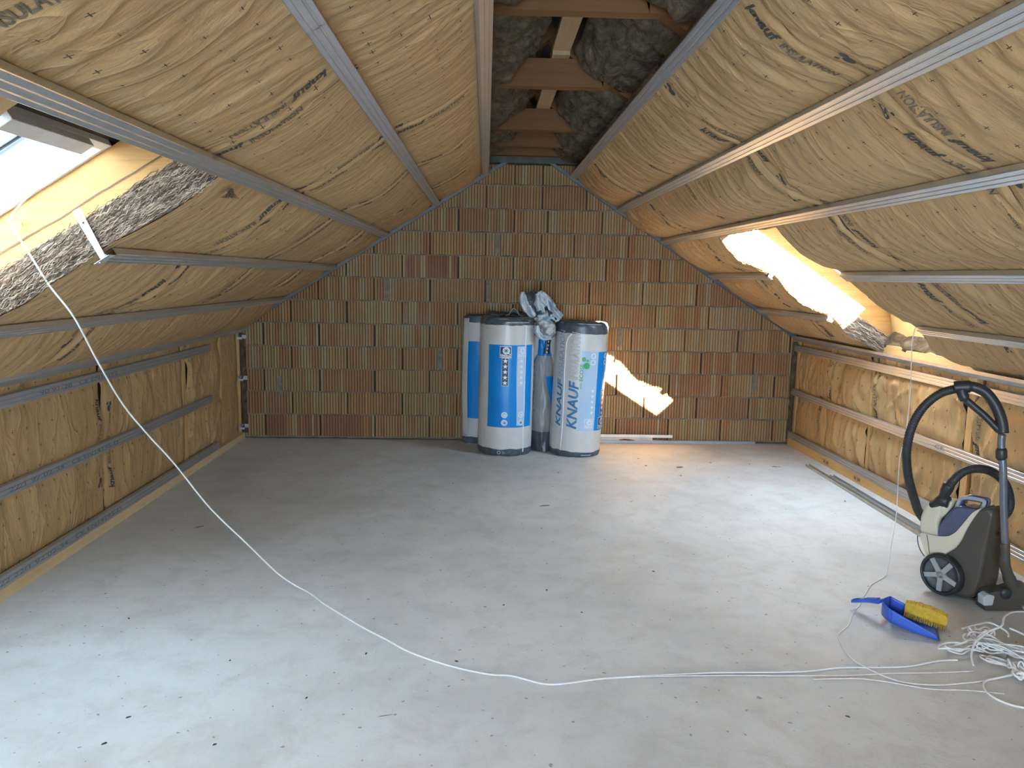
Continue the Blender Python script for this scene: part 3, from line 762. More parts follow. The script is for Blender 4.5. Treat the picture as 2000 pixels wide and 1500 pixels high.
# hanging direct bracket by the left window, and its sunlit twin on the right
def bracket(side, x, Y, label, up_d=.15, lean=(0, 0), s=1.0, down=.0):
    root = thing('hanger_bracket', side.P(x, Y, -.004), label, 'bracket', 'perforated steel hanger brackets')
    tdir = Vector((1, 0, side.k)).normalized(); yd = Vector((0, 1, 0)); nn = side.n
    # perforated arm: strip with holes, built from a grid minus holes
    def strip(name, o0, du, dv, w, l, holes, twist=0):
        b = MB(); nu, nv = 9, max(8, int(l / .0033)); du = du.normalized(); dv = dv.normalized(); dn = du.cross(dv)
        grid = []
        for j in range(nv + 1):
            tt = j / nv; a = twist * (1 - tt)
            u2 = du * math.cos(a) + dn * math.sin(a)
            for i in range(nu + 1): grid.append(o0 + u2 * (w * (i / nu - .5)) + dv * l * tt)
        fs = []
        for j in range(nv):
            for i in range(nu):
                cu = w * ((i + .5) / nu - .5); cv = l * (j + .5) / nv
                if any((cu - hu) ** 2 + (cv - hv) ** 2 < r * r for hu, hv, r in holes): continue
                k = j * (nu + 1) + i; fs.append((k, k + 1, k + nu + 2, k + nu + 1))
        b.add(grid, fs); o = b.build(name, STEELB, root); sd = o.modifiers.new('t', 'SOLIDIFY'); sd.thickness = .0016; return o
    yo = yd * -.006
    armd = (nn + tdir * lean[0] + yd * lean[1])
    strip('perforated_arm', Vector((0, 0, 0)) + yo, tdir, armd, .03, up_d, [(0, v, .0048) for v in (up_d * .93, up_d * .83, up_d * .73)] + [(0, v, .0026) for v in (up_d * .62, up_d * .52)], .5)
    strip('clip_foot', yo - yd * .02 * s + nn * (-.002 + (1 - s) * .024), tdir, yd, .062 * s, .05 * s, [(-.02, .02, .003), (.02, .035, .003)] if s == 1 else [])
    b = MB(); b.tube([yo + nn * .001 + tdir * .012, yo + nn * .012 + tdir * .012], .005, n=10); b.build('screw', STEELB, root)
    return root
bracket(LS, -1.372, 2.838, 'white perforated hanger bracket dangling beside the left roof window', .19, (.12, -.07))
bracket(RS, 2.53, 5.60, 'sunlit hanger bracket at the lower end of the right opening', .07, (-.1, .35), .5)
bracket(RS, 2.067, 5.60, 'sunlit hanger bracket at the middle of the right opening', .09, (-.1, .2), .6)
# wool tuft under the channel left
b = MB(); 
for k in range(26):
    rr = random.Random(k); p0 = Vector((0, 0, 0)) + Vector((rr.uniform(-.008, .008), rr.uniform(-.01, .01), 0)); 
    p = [p0 + Vector((rr.uniform(-.014, .014) * t * t, rr.uniform(-.014, .014) * t * t + .006 * math.sin(t * 3 + k), -.026 * t)) for t in (0, .5, 1.0, 1.4)]
    b.tube(p, [.0012, .0014, .0014, .0006], n=4)
o = b.build('wool_tuft', WOOLD); o.location = LS.P(-.965, 3.02, .02); tag(o, 'small dark wool tuft dangling under the channel past the left roof window', 'tuft')

# ------------------------------------------------------------------ knee walls
def knee_panel(sx, x0, Y0, Y1, z0, z1, label, seed, text=None, tears=0, crumple=1.0):
    root = thing('insulation_batt', (x0, Y0, z0), label, 'insulation', 'paper-faced panels along the knee walls')
    b = MB(); ny, nzz = max(6, int((Y1 - Y0) / .014)), int((z1 - z0) / .018); n1 = nzz + 1
    def X(Y, z):
        e = min(Y - Y0, Y1 - Y); k = math.exp(-(e / .02) ** 2)
        bl = .018 * math.sin(pi * (Y - Y0) / (Y1 - Y0)) ** .7 * abs(math.sin(pi * ((z - .085) / .417))) ** .6
        w = 1 - abs(nz(Y * 7 + 2 * nz(z * 2, Y * 2, seed), z * 2.6, seed)) * 2.2
        crumple_ = crumple * (1.15 if sx > 0 else 2.0)
        q = nz(Y * 4.2 + 2.5 * nz(z * 1.8, Y, seed + 5), z * 1.9, seed + 40)
        fold_ = .006 * max(0, 1 - abs(q) * 8)
        rk = min(1, .12 + 1.6 * abs(math.sin(pi * (z - .088) / .414)))
        return -k * .014 + bl * rk - .004 + crumple_ * rk * (fold_ + .0065 * w * (.5 + abs(nz(Y * 1.3, z * 1.3, seed + 3)) * 2) + .009 * nz(Y * 4, z * 3.2, seed + 1) + .0035 * nz(Y * 19, z * 13, seed))
    vs = []; uv = []
    for i in range(ny + 1):
        for j in range(n1):
            Y = Y0 + (Y1 - Y0) * i / ny; z = z0 + (z1 - z0) * j / nzz
            yy = Y
            if i == 0: yy += .004 + .012 * max(0, nz(z * 4, seed, 1))
            if i == ny: yy -= .004 + .022 * max(0, nz(z * 4, seed, 9)) * (1 + tears)
            vs.append((sx * X(Y, z), yy - Y0, z - z0)); uv.append((Y, z))
    b.add(vs, [(i * n1 + j, (i + 1) * n1 + j, (i + 1) * n1 + j + 1, i * n1 + j + 1) for i in range(ny) for j in range(nzz)], None, uv)
    b.build('paper_facing', PAPERW, root, smooth=True)
    c = MB(); bx = -sx * .018
    c.box((min(bx, -sx * .12), .012, 0), (max(bx, -sx * .12), Y1 - Y0 - .014, z1 - z0)); c.build('wool_core', WOOLD, root)
    if text:
        lb = MB()
        for which, u0, cap in text:
            if which == 0:   # along Y0 edge (far side of a seam): up, tops towards -Y (left wall) / reads down on the right wall
                F = (lambda u, v: (Y0 + .085 - v, z0 + u)) if sx > 0 else (lambda u, v: (Y0 + .085 - v, z1 - u))
            else:
                F = (lambda u, v: (Y1 - .085 + v, z1 - u)) if sx > 0 else (lambda u, v: (Y1 - .085 + v, z0 + u))
            def G(u, v):
                Y, z = F(u, v); z = max(z0, min(z1, z)); return Vector((sx * (X(Y, z) + .003), Y - Y0, z - z0))
            u = u0
            u += put_text(lb, 'knauf', G, (u, 0), (.058, .062), INK, .035, .25) + .01
            u += put_text(lb, 'INSULATION', G, (u, 0), (.030, .052), INKF, .012, .1) + .03
            u += put_text(lb, '--', G, (u, .01), (.04, .04), INKF) + .02
            if cap:
                u += put_text(lb, 'ecose', G, (u, .008), (.03, .024), INK, .01) + .01
                blob(lb, G, (u + .018, .026), .02, .013, INK); blob(lb, G, (u + .045, .012), .014, .01, INK); blob(lb, G, (u + .048, .04), .009, .007, INK)
        lb.build('printed_lettering', INK, root, fixn=False)
    return root
zb, zt = .055, 1.0
LP = [(YB, 1.2, 'kraft-papered panel low on the left, beyond the picture edge', None, 0, .6), (1.2, 2.4, 'kraft-papered left knee-wall panel outside the lower left picture corner', None, 0, .8),
      (2.4, 3.5, 'kraft-papered left knee-wall panel at the left picture edge', None, 0, 1), (3.5, 4.57, 'kraft-papered left knee-wall panel on the near side of the lettered seam', [(1, .22, True)], 0, 1),
      (4.57, 5.79, 'kraft-papered left knee-wall panel on the far side of the lettered seam', [(0, .16, True)], 2, 1),
      (5.87, 6.60, 'crumpled shiny kraft panel between the two studs of the left knee wall', None, 1, 1.9), (6.64, 7.08, 'smooth narrow kraft panel in the far left corner by the brick gable', None, 0, .5)]
for i, (y0, y1, lab, tx, te, cr) in enumerate(LP): knee_panel(1, -2.272, y0, y1, zb, zt + .01, lab, 20.5 + i * 3, tx, te, cr)
zt = 1.04
RP = [(YB, 1.0, 'kraft-papered panel low on the right, beyond the picture edge', None, 0, .6), (1.0, 2.2, 'kraft-papered right knee-wall panel outside the picture behind the vacuum cleaner side', None, 0, .8),
      (2.2, 3.35, 'kraft-papered right knee-wall panel by the right picture edge', None, 0, 1), (3.35, 4.44, 'wrinkled kraft panel of the right knee wall directly behind the vacuum tube', [(1, .42, True)], 0, 1.5),
      (4.52, 5.64, 'wrinkled lettered kraft panel of the right knee wall behind the hanging cord', [(1, .42, True)], 1, 1.5), (5.70, 6.42, 'kraft panel with a deep dimple on the right knee wall', [(1, .5, False)], 1, 1.3), (6.46, 7.06, 'kraft panel in the far right corner by the brick gable', [(0, .45, False)], 1, .7)]
for i, (y0, y1, lab, tx, te, cr) in enumerate(RP): knee_panel(-1, 2.938, y0, y1, zb, zt - .03, lab, 50.5 + i * 3, tx, te, cr)
def stud(x0, x1, y0, y1, label, z0=.055, z1=.99):
    b = MB(); n = 10; vs = []
    for i in range(n + 1):
        z = z0 + (z1 - z0) * i / n; w = .003 * nz(z * 3, y0)
        for x, y in ((x0, y0 + w), (x1, y0 + w), (x1, y1 + w), (x0, y1 + w)): vs.append((x - x0, y - y0, z - z0))
    b.add(vs, [(i * 4 + k, i * 4 + (k + 1) % 4, (i + 1) * 4 + (k + 1) % 4, (i + 1) * 4 + k) for i in range(n) for k in range(4)] + [(3, 2, 1, 0), (n * 4, n * 4 + 1, n * 4 + 2, n * 4 + 3)])
    o = b.build('wall_stud', PINEZ); o.location = (x0, y0, z0); tag(o, label, 'stud', 'pine studs in the knee walls'); return o
stud(-2.36, -2.272, 5.80, 5.86, 'orange pine stud showing in the split seam of the left knee wall')
stud(-2.36, -2.262, 6.605, 6.635, 'thin pale pine stud near the far end of the left knee wall')
stud(-2.36, -2.255, 7.085, 7.112, 'pine stud in the far left corner against the brick gable')
stud(2.935, 3.03, 4.45, 4.51, 'pine stud behind the vacuum hose on the right knee wall')
stud(2.938, 3.03, 5.65, 5.69, 'pine stud left of the hanging cord on the right knee wall')
stud(2.938, 3.03, 6.425, 6.455, 'pine stud beside the dark slit near the far right corner')
stud(2.935, 3.03, 7.065, 7.112, 'pine stud in the far right corner against the brick gable')
def sole(x0, x1, y0, y1, z1, label, mat):
    b = MB(); n = 30; vs = []
    for i in range(n + 1):
        Y = y0 + (y1 - y0) * i / n; w = .003 * nz(Y * 1.4, x0)
        for x, z in ((x0 + w, 0), (x1 + w, 0), (x1 + w, z1), (x0 + w, z1)): vs.append((x - x0, Y - y0, z))
    b.add(vs, [(i * 4 + k, i * 4 + (k + 1) % 4, (i + 1) * 4 + (k + 1) % 4, (i + 1) * 4 + k) for i in range(n) for k in range(4)] + [(3, 2, 1, 0), (n * 4, n * 4 + 1, n * 4 + 2, n * 4 + 3)])
    o = b.build('sole_plate', mat); o.location = (x0, y0, 0); tag(o, label, 'plank', 'sole plates along the floor'); return o
sole(-2.33, -2.225, YB, 7.10, .058, 'pale timber sole plate along the foot of the left knee wall', PINEP)
so = sole(2.895, 3.0, YB, 7.10, .075, 'orange timber sole plate along the foot of the right knee wall', PINE)
b = MB()
for Yp, s in ((6.3, 'xx xxx'), (5.75, 'KNX')):
    put_text(b, '■ ▪ ■' if False else 'H :H', lambda u, v: Vector((-.004, Yp - 2 * YB * 0 - YB - u, .02 + v)), (0, 0), (.05, .045), INK, .03)
lt = b.build('stamped_mark', INK, so)
def rail_text(strs, sx):
    def ex(o, org):
        b = MB()
        for Y, s in strs:
            put_text(b, s, (lambda u, v: Vector((sx * .0006, Y + (u if sx > 0 else -u), -.012 + v + o['zc'])) - Vector((0, org.y, 0))), (0, 0), (.055, .03), INKR, .006)
        b.build('printed_lettering', INKR, o, fixn=False)
    return ex
def wall_rail(sx, x, zc, y0, y1, label, txt=None, m=STEELW):
    F = lambda a, Y, d: Vector((x - sx * d, Y, zc + a * (-sx)))
    org = F(0, y0, 0); b = channel_mesh(lambda a, Y, d: F(a, Y, d) - org, y0, y1, m=m); o = b.build('steel_rail', m); o.location = org
    tag(o, label, 'rail', 'steel rails screwed along the knee walls')
    if txt:
        b = MB()
        for Y, s in txt: put_text(b, s, (lambda u, v, Y=Y: Vector((sx * .0008, Y - org.y + (sx * u), v - .012))), (0, 0), (.085, .032), INKR, .006)
        b.build('printed_lettering', INKR, o, fixn=False)
    return o
wall_rail(1, -2.24, .915, YB + .05, 6.33, 'upper steel rail on the left knee wall, stopping short of the gable', [(3.9, '90 91-28   CE EN14195')])
wall_rail(1, -2.24, .495, YB + .05, 6.33, 'middle steel rail on the left knee wall, stopping short of the gable', [(3.6, '22/1 97 02-34   CE EN14195-D')])
wall_rail(1, -2.222, .088, YB + .05, 6.40, 'lowest steel rail on the left knee wall, on the pale sole plate', [(3.35, 'KE22 22/1 92 02-34   CE EN14195-D')])
wall_rail(-1, 2.90, .925, YB + .05, 7.10, 'upper steel rail on the right knee wall, behind the hose handle', None)
wall_rail(-1, 2.90, .512, YB + .05, 7.10, 'middle steel rail on the right knee wall, crossing behind the hose loop', [(4.75, 'CE')])
wall_rail(-1, 2.892, .102, YB + .05, 7.10, 'lowest steel rail on the right knee wall, above the orange sole plate', None)
# little clips in the left corner
for z, lab in ((.93, 'small grey fixing clip high in the far left corner'), (.55, 'small grey fixing clip halfway up the far left corner'), (.10, 'bent grey fixing clip low in the far left corner')):
    b = MB(); b.box((0, 0, 0), (.004, .09, .035)); b.box((0, .084, 0), (.06, .09, .035)); b.box((0, .0, .0), (.05, .004, .02))
    o = b.build('fixing_clip', STEELW, bevel=.001); o.location = (-2.252, 7.015, z); tag(o, lab, 'clip', 'fixing clips in the left corner')
# loose wool and mortar strip in the corners
def corner_wool(x, s, label):
    b = MB(); vs = []; uv = []; n = 60
    for i in range(n + 1):
        z = .05 + .93 * i / n
        for k in range(7):
            a = k / 6; rr = .022 + .012 * nz(z * 12, k * 1.3, x) + .01 * nz(z * 40, k, x)
            vs.append((s * (-.02 + a * .06), -.004 - rr * math.sin(pi * a), z)); uv.append((z, a * .1))
    b.add(vs, [(i * 7 + k, i * 7 + k + 1, (i + 1) * 7 + k + 1, (i + 1) * 7 + k) for i in range(n) for k in range(6)], None, uv)
    o = b.build('corner_wool', WOOLD, smooth=True); o.location = (x, D - .008, 0); sd = o.modifiers.new('t', 'SOLIDIFY'); sd.thickness = .01; tag(o, label, 'insulation', 'wool strips stuffed in the corners')
corner_wool(-2.245, 1, 'frayed grey wool strip stuffed in the far left corner'); corner_wool(2.925, -1, 'frayed grey wool strip stuffed in the far right corner')

# ------------------------------------------------------------------ loose profiles on the floor
def angle(p, q, w1, w2, t, mat, name, label, group=None):
    p, q = Vector(p), Vector(q); dv = (q - p); L = dv.length; dv.normalize(); sd_ = Vector((0, 0, 1)).cross(dv)
    b = MB(); X = lambda v: dv * v.x + sd_ * v.y + Vector((0, 0, 1)) * v.z
    b.box((0, 0, 0), (L, w1, t), X=X); b.box((0, 0, 0), (L, t, w2), X=X); b.box((0, w1 - t, 0), (L, w1, w2), X=X)
    o = b.build(name, mat); o.location = p; tag(o, label, 'profile', group); return o
angle((2.70, 3.2, 0), (2.745, 6.24, 0), .032, .022, .0015, M2('zinc_grey', (.52, .50, .46), (.42, .40, .36), 20, .45, .5, bs=0), 'loose_profile', 'thin metal profile lying on the floor parallel to the right wall', 'loose profiles on the floor')
angle((2.755, 3.1, 0), (2.80, 5.9, 0), .03, .018, .0015, STEELW, 'loose_profile', 'second floor profile lying closer to the right wall', 'loose profiles on the floor')
angle((1.06, 7.07, 0), (2.58, 7.085, 0), .03, .026, .0015, STEELW, 'loose_profile', 'long grey profile lying on the floor against the brick gable', 'loose profiles on the floor')
b = MB(); b.box((0, 0, 0), (.72, .02, .026)); o = b.build('loose_batten', M2('white_painted', (.85, .85, .82), (.78, .78, .74), 20, .4, bs=0), bevel=.002); o.location = (1.06, 7.065, .056); tag(o, 'short white batten resting on the profiles against the brick gable', 'batten')
b = MB(); b.box((0, 0, 0), (.53, .025, .026)); o = b.build('loose_batten', M2('pale_zinc', (.62, .60, .54), (.5, .48, .43), 20, .5, .2, bs=0), bevel=.002); o.location = (1.06, 7.062, .029); tag(o, 'grey batten under the short white one beside the right roll', 'batten')
b = MB(); b.tube([(0, 0, 0), (.05, -.004, .004), (.10, 0, .0), (.15, -.005, -.002)], [.003, .009, .008, .002], n=6); o = b.build('wood_splinter', PINEX); o.location = (1.27, 7.055, .034); tag(o, 'torn brown splinter lying on the battens by the brick gable', 'splinter')

# ------------------------------------------------------------------ wrapped insulation rolls
FILM = M2('greyish_white_film', (.66, .64, .61), (.58, .56, .53), 5, .32, bs=.25, bd=.01, spec=.5)
NAVY = M2('dark_blue_grey_film', (.055, .07, .09), (.10, .115, .13), 22, .3, bs=.5, bd=.006)
BLUE = M2('bright_blue_print', (.0, .225, .62), (.0, .25, .68), 3, .3, bs=.1, bd=.004)
PALEB = M2('pale_blue_print', (.40, .55, .72), (.46, .58, .72), 3, .3, bs=.1, bd=.004)
MIDB = M2('teal_blue_print', (.03, .19, .38), (.05, .22, .42), 3, .35, bs=0)
BLACKP = M2('navy_print', (.012, .022, .05), (.016, .026, .055), 3, .35, bs=0)
WHITEP = M2('white_print', (.78, .80, .82), (.74, .76, .78), 3, .4, bs=0)
GHOST = M2('ghost_print', (.47, .58, .72), (.5, .62, .74), 3, .4, bs=0)
GREYP = M2('grey_outline_print', (.33, .37, .42), (.38, .42, .47), 3, .4, bs=0)
GREEN = M2('green_print', (.07, .36, .12), (.09, .40, .15), 3, .4, bs=0)
CARD = M2('brown_wool_top', (.30, .23, .16), (.20, .155, .11), 25, .9, bs=1, bd=.01)
def roll_builder(loc, r, H, label, seed, lean=(0, 0), ry=None, crumple=1.0, band0=.065, band1=.055):
    root = thing('insulation_roll', loc, label, 'insulation roll', 'wrapped insulation rolls standing by the gable'); root.rotation_euler = (lean[0], lean[1], 0)
    ry = ry or r
    def rad(a, z):
        q = 1 + crumple * (.012 * nz(math.cos(a) * 2, math.sin(a) * 2, z * 3 + seed) + .004 * nz(math.cos(a) * 9, math.sin(a) * 9, z * 5 + seed))
        edge = min(z, H - z); 
        if edge < .03: q *= 1 - .05 * (1 - edge / .03) ** 2
        return q
    def P(a, z, lift=0):    # a = 0 faces the viewer (-Y), positive to the right
        q = rad(a, z); return Vector((math.sin(a) * (r * q + lift), -math.cos(a) * (ry * q + lift), z))
    def skin(name, z0, z1, mat, lift=0, a0=-pi, a1=pi, na=96, parent=root, wav=0, close=False):
        b = MB(); nzc = max(2, int((z1 - z0) / .012)); vs = []
        full = a1 - a0 > 6.2; na1 = na if full else na + 1
        for j in range(nzc + 1):
            for i in range(na1):
                a = a0 + (a1 - a0) * i / na
                zz = z0 + (z1 - z0) * j / nzc
                if wav and j == nzc: zz += wav * nz(a * 3, seed, 4)
                if wav and j == 0: zz += wav * .7 * nz(a * 4, seed, 8)
                vs.append(P(a, zz, lift))
        fs = [(j * na1 + i, j * na1 + (i + 1) % na1, (j + 1) * na1 + (i + 1) % na1, (j + 1) * na1 + i) for j in range(nzc) for i in range(na if not full else na1)]
        b.add(vs, fs, mat); return b.build(name, mat, parent, smooth=True)
    skin('plastic_wrap', .0, H, FILM)
    skin('bottom_band', .001, band0, NAVY, .0015, wav=.012)
    skin('top_band', H - band1, H - .001, NAVY, .0015, wav=.01)
    # rolled wool seen in the open end
    b = MB(); n = 64; vs = []
    for i in range(12):
        q = (i + .5) / 12
        for k in range(n):
            a = 2 * pi * k / n; vs.append(Vector((math.sin(a) * r * .95 * (1 - q), -math.cos(a) * ry * .95 * (1 - q), H - .001 + .012 * nz(math.sin(a) * 4 * (1 - q), math.cos(a) * 4 * (1 - q), seed) + .006 * math.sin(i * 2.1))))
    b.add(vs, [(i * n + k, i * n + (k + 1) % n, (i + 1) * n + (k + 1) % n, (i + 1) * n + k) for i in range(11) for k in range(n)], CARD)
    b.build('end_face', CARD, root, smooth=True)
    # gathered film rim
    b = MB(); vs = []
    for j in range(5):
        for k in range(96):
            a = 2 * pi * k / 96; t = j / 4; rr = 1 - .32 * t * (1 + .5 * nz(math.sin(a) * 5, math.cos(a) * 5, seed + 3)); p = P(a, H - .004, 0)
            vs.append(Vector((p.x * rr, p.y * rr, H + .004 + .012 * math.sin(t * 3) + .014 * t * nz(math.sin(a) * 8, math.cos(a) * 8, seed + 7))))
    b.add(vs, [(j * 96 + k, j * 96 + (k + 1) % 96, (j + 1) * 96 + (k + 1) % 96, (j + 1) * 96 + k) for j in range(4) for k in range(96)], NAVY)
    b.build('folded_rim', NAVY, root, smooth=True)
    return root, P, skin, r
def star(b, F, c, R, m):
    vs = [F(c[0] + (R if i % 2 == 0 else R * .42) * math.sin(2 * pi * i / 10), c[1] + (R if i % 2 == 0 else R * .42) * math.cos(2 * pi * i / 10)) for i in range(10)]
    vs.append(F(*c)); b.add(vs, [(i, (i + 1) % 10, 10) for i in range(10)], m)
def rectF(b, F, x0, x1, y0, y1, m, n=None):
    nx = n or max(1, int(abs(x1 - x0) / .012)); ny = max(1, int(abs(y1 - y0) / .012))
    vs = [F(x0 + (x1 - x0) * i / nx, y0 + (y1 - y0) * j / ny) for i in range(nx + 1) for j in range(ny + 1)]
    b.add(vs, [(i * (ny + 1) + j, (i + 1) * (ny + 1) + j, (i + 1) * (ny + 1) + j + 1, i * (ny + 1) + j + 1) for i in range(nx) for j in range(ny)], m)
def ringF(b, F, c, r0, r1, m, n=20):
    vs = [F(c[0] + rr * math.cos(2 * pi * i / n), c[1] + rr * math.sin(2 * pi * i / n)) for i in range(n) for rr in (r0, r1)]
    b.add(vs, [(2 * i, 2 * i + 1, (2 * i + 3) % (2 * n), (2 * i + 2) % (2 * n)) for i in range(n)], m)
def badge(root, FF, c, s, frame, fill, light, name='snowflake_badge'):
    # rounded frame, disc with a snowflake, woven strand beneath
    b = MB(); F = lambda x, y: FF(c[0] + x * s, c[1] + y * s, .0045); G = lambda x, y: FF(c[0] + x * s, c[1] + y * s, .006); K = lambda x, y: FF(c[0] + x * s, c[1] + y * s, .0075)
    rectF(b, F, -.5, .5, -.5, .5, light, 4); rectF(b, G, -.45, .45, -.45, .45, fill, 4)
    blob(b, K, (.05, .12), .31, .31, light, 18)
    H2 = lambda x, y: FF(c[0] + x * s, c[1] + y * s, .009)
    for k in range(4):
        a = pi * k / 4; dx, dy = math.cos(a) * .24, math.sin(a) * .24; px, py = -math.sin(a) * .025, math.cos(a) * .025
        b.add([H2(.05 - dx - px, .12 - dy - py), H2(.05 + dx - px, .12 + dy - py), H2(.05 + dx + px, .12 + dy + py), H2(.05 - dx + px, .12 - dy + py)], [(0, 1, 2, 3)], fill)
    for k in range(7):
        x = -.42 + k * .12; b.add([K(x, -.15 - k * .015), K(x + .07, -.17 - k * .02), K(x + .12, -.40), K(x + .04, -.42)], [(0, 1, 2, 3)], light)
    b.add([K(.18, -.05), K(.42, -.28), K(.42, -.20), K(.26, -.02)], [(0, 1, 2, 3)], light)
    b.build(name, light, root, fixn=False)
def star_strip(root, FF, c, w, h, horiz, fill, light, n=5, name='star_strip'):
    b = MB(); F = lambda x, y: FF(c[0] + x, c[1] + y, .0045); G = lambda x, y: FF(c[0] + x, c[1] + y, .006)
    if fill: rectF(b, lambda x, y: FF(c[0] + x, c[1] + y, .0035), -w / 2 - .003, w / 2 + .003, -h / 2 - .003, h / 2 + .003, light); rectF(b, F, -w / 2, w / 2, -h / 2, h / 2, fill)
    for k in range(n): star(b, G, (0, h / 2 - h * (k + .5) / n), w * .42, light)
    b.build(name, light, root, fixn=False)

# front left roll
R1, P1, sk1, r1 = roll_builder((.182, 6.705, 0), .238, 1.185, 'front left tall roll in white film with a big bright blue panel', 1.3, (0, math.radians(.5)))
A = lambda x, r: math.asin(max(-1, min(1, x / r)))
def FF1(s, z, lift): return P1(s / r1, z, lift)       # s = arc length
b = MB(); rectF(b, lambda s, z: FF1(s, z, .002), -.172, .262, .255, .965, BLUE); b.build('blue_panel', BLUE, R1, smooth=True, fixn=False)
b = MB(); rectF(b, lambda s, z: FF1(s + .006 * math.sin(z * 6), z, .003), .085, .160, .27, .955, PALEB); b.build('overlap_strip', M2('overlap_film', (.13, .38, .68), (.17, .42, .71), 3, .25, bs=0), R1, smooth=True, fixn=False)
b = MB(); rectF(b, lambda s, z: FF1(s + .004 * nz(z * 6, 1), z, .003 + .001 * nz(z * 9, s * 30)), .158, .170, .035, 1.13, WHITEP); b.build('film_seam', WHITEP, R1, smooth=True, fixn=False)
badge(R1, FF1, (-.018, .905), .098, WHITEP, BLACKP, WHITEP); badge(R1, FF1, (.128, .905), .085, WHITEP, GHOST, WHITEP)
star_strip(R1, FF1, (-.018, .735), .052, .235, 0, BLACKP, WHITEP); star_strip(R1, FF1, (.122, .735), .048, .235, 0, GHOST, WHITEP)
for s_, z_ in ((-.015, .365), (-.015, .298), (.13, .365), (.13, .298)):
    b = MB(); G = lambda x, y: FF1(s_ + x, z_ + y, .0045); blob(b, G, (0, 0), .026, .026, GHOST, 18); ringF(b, lambda x, y: FF1(s_ + x, z_ + y, .006), (0, 0), .021, .027, WHITEP)
    blob(b, lambda x, y: FF1(s_ + x, z_ + y, .007), (.003, -.002), .011, .007, WHITEP if z_ > .33 else BLUE, 10); b.build('round_symbol', WHITEP, R1, fixn=False)
for s_ in (-.055, -.018):
    b = MB(); ringF(b, lambda x, y: FF1(s_ + x, .035 + y, .007), (0, 0), .011, .015, GHOST, 14 if s_ < -.03 else 3); b.build('recycling_symbol', GHOST, R1, fixn=False)
b = MB(); put_text(b, 'www.insulation.com www.ins', lambda u, v: FF1(u - .02, 1.152 + v, .006), (0, 0), (.018, .016), WHITEP, .01); b.build('printed_lettering', WHITEP, R1, fixn=False)
# torn film flap on top
def crumple_sheet(name, fn, nu, nv, mat, root, thick=.002):
    b = MB(); vs = [fn(i / nu, j / nv) for i in range(nu + 1) for j in range(nv + 1)]
    b.add(vs, [(i * (nv + 1) + j, (i + 1) * (nv + 1) + j, (i + 1) * (nv + 1) + j + 1, i * (nv + 1) + j + 1) for i in range(nu) for j in range(nv)], mat)
    o = b.build(name, mat, root, smooth=True); sd = o.modifiers.new('t', 'SOLIDIFY'); sd.thickness = thick; return o
crumple_sheet('torn_flap', lambda u, v: Vector((-.02 + .16 * u + .01 * nz(u * 5, v * 5), -.02 + .18 * v, 1.20 + .07 * math.exp(-((u - .45) / .22) ** 2) * (1 - v * .6) + .012 * nz(u * 9, v * 9, 3))), 18, 14, FILM, R1)
crumple_sheet('torn_flap', lambda u, v: Vector((-.17 + .34 * u, .02 + .2 * v, 1.195 + .035 * abs(nz(u * 4, v * 5, 8)) + .02 * v)), 20, 12, NAVY, R1)
crumple_sheet('torn_flap', lambda u, v: Vector((.02 + .17 * u, -.20 + .12 * v + .08 * u * 0 - .04 * u, 1.192 + .018 * nz(u * 6, v * 6, 5) - .015 * u)), 14, 8, CARD, R1)

# front right roll
R2, P2, sk2, r2 = roll_builder((.804, 6.685, 0), .226, 1.155, 'front right roll with blue lettering running up the film and a thick dark top band', 7.7, (0, math.radians(2.0)), crumple=1.5, band0=.05, band1=.085)
def FF2(s, z, lift): return P2(s / r2, z, lift)
b = MB(); rectF(b, lambda s, z: FF2(s, z, .002), -.015, .14, .235, .925, PALEB); b.build('pale_blue_panel', PALEB, R2, smooth=True, fixn=False)
b = MB(); rectF(b, lambda s, z: FF2(s, z, .0024), .14, .42, .235, .92, BLUE); b.build('blue_panel', BLUE, R2, smooth=True, fixn=False)
def FV(s0, z0, lift=.004): return lambda u, v: FF2(s0 - v, z0 + u, lift)     # lettering that climbs the roll
b = MB(); w_ = put_text(b, 'KNAUF', FV(-.028, .245), (0, 0), (.122, .118), MIDB, .03, .22); b.build('blue_lettering', MIDB, R2, fixn=False)
b = MB(); put_text(b, 'INSULATION', FV(-.038, .245 + w_ + .008, .004), (0, 0), (.070, .108), GREYP, .012, .18); b.build('outlined_lettering', GREYP, R2, fixn=False)
b = MB(); put_text(b, 'INSULATION', FV(-.0395, .246 + w_ + .008, .006), (0, 0), (.070, .104), FILM, -.012, .18); b.build('outline_fill', FILM, R2, fixn=False)
b = MB(); w2_ = put_text(b, 'KNAUF', FV(-.175, .255, .003), (0, 0), (.122, .085), MIDB, .03, .22); b.build('blue_lettering', MIDB, R2, fixn=False)
b = MB(); put_text(b, 'INSULATION', FV(-.18, .255 + w2_ + .008, .003), (0, 0), (.070, .080), GREYP, .012, .18); b.build('outlined_lettering', GREYP, R2, fixn=False)
b = MB(); u_ = put_text(b, 'with ', FV(.0, .60), (0, 0), (.03, .03), GREEN, .0); put_text(b, 'ECOSE', FV(.004, .665), (0, 0), (.05, .042), GREEN, .02)
blob(b, lambda x, y: FF2(.032 + x, .80 + y, .005), (0, 0), .026, .028, GREEN, 16); blob(b, lambda x, y: FF2(.004 + x, .855 + y, .005), (0, 0), .018, .02, GREEN, 14); blob(b, lambda x, y: FF2(.036 + x, .845 + y, .005), (0, 0), .010, .010, GREEN, 12)
b.build('green_lettering', GREEN, R2, fixn=False)
star_strip(R2, FF2, (.10, .49), .042, .235, 0, None, WHITEP); badge(R2, FF2, (.082, .30), .082, WHITEP, GHOST, WHITEP)
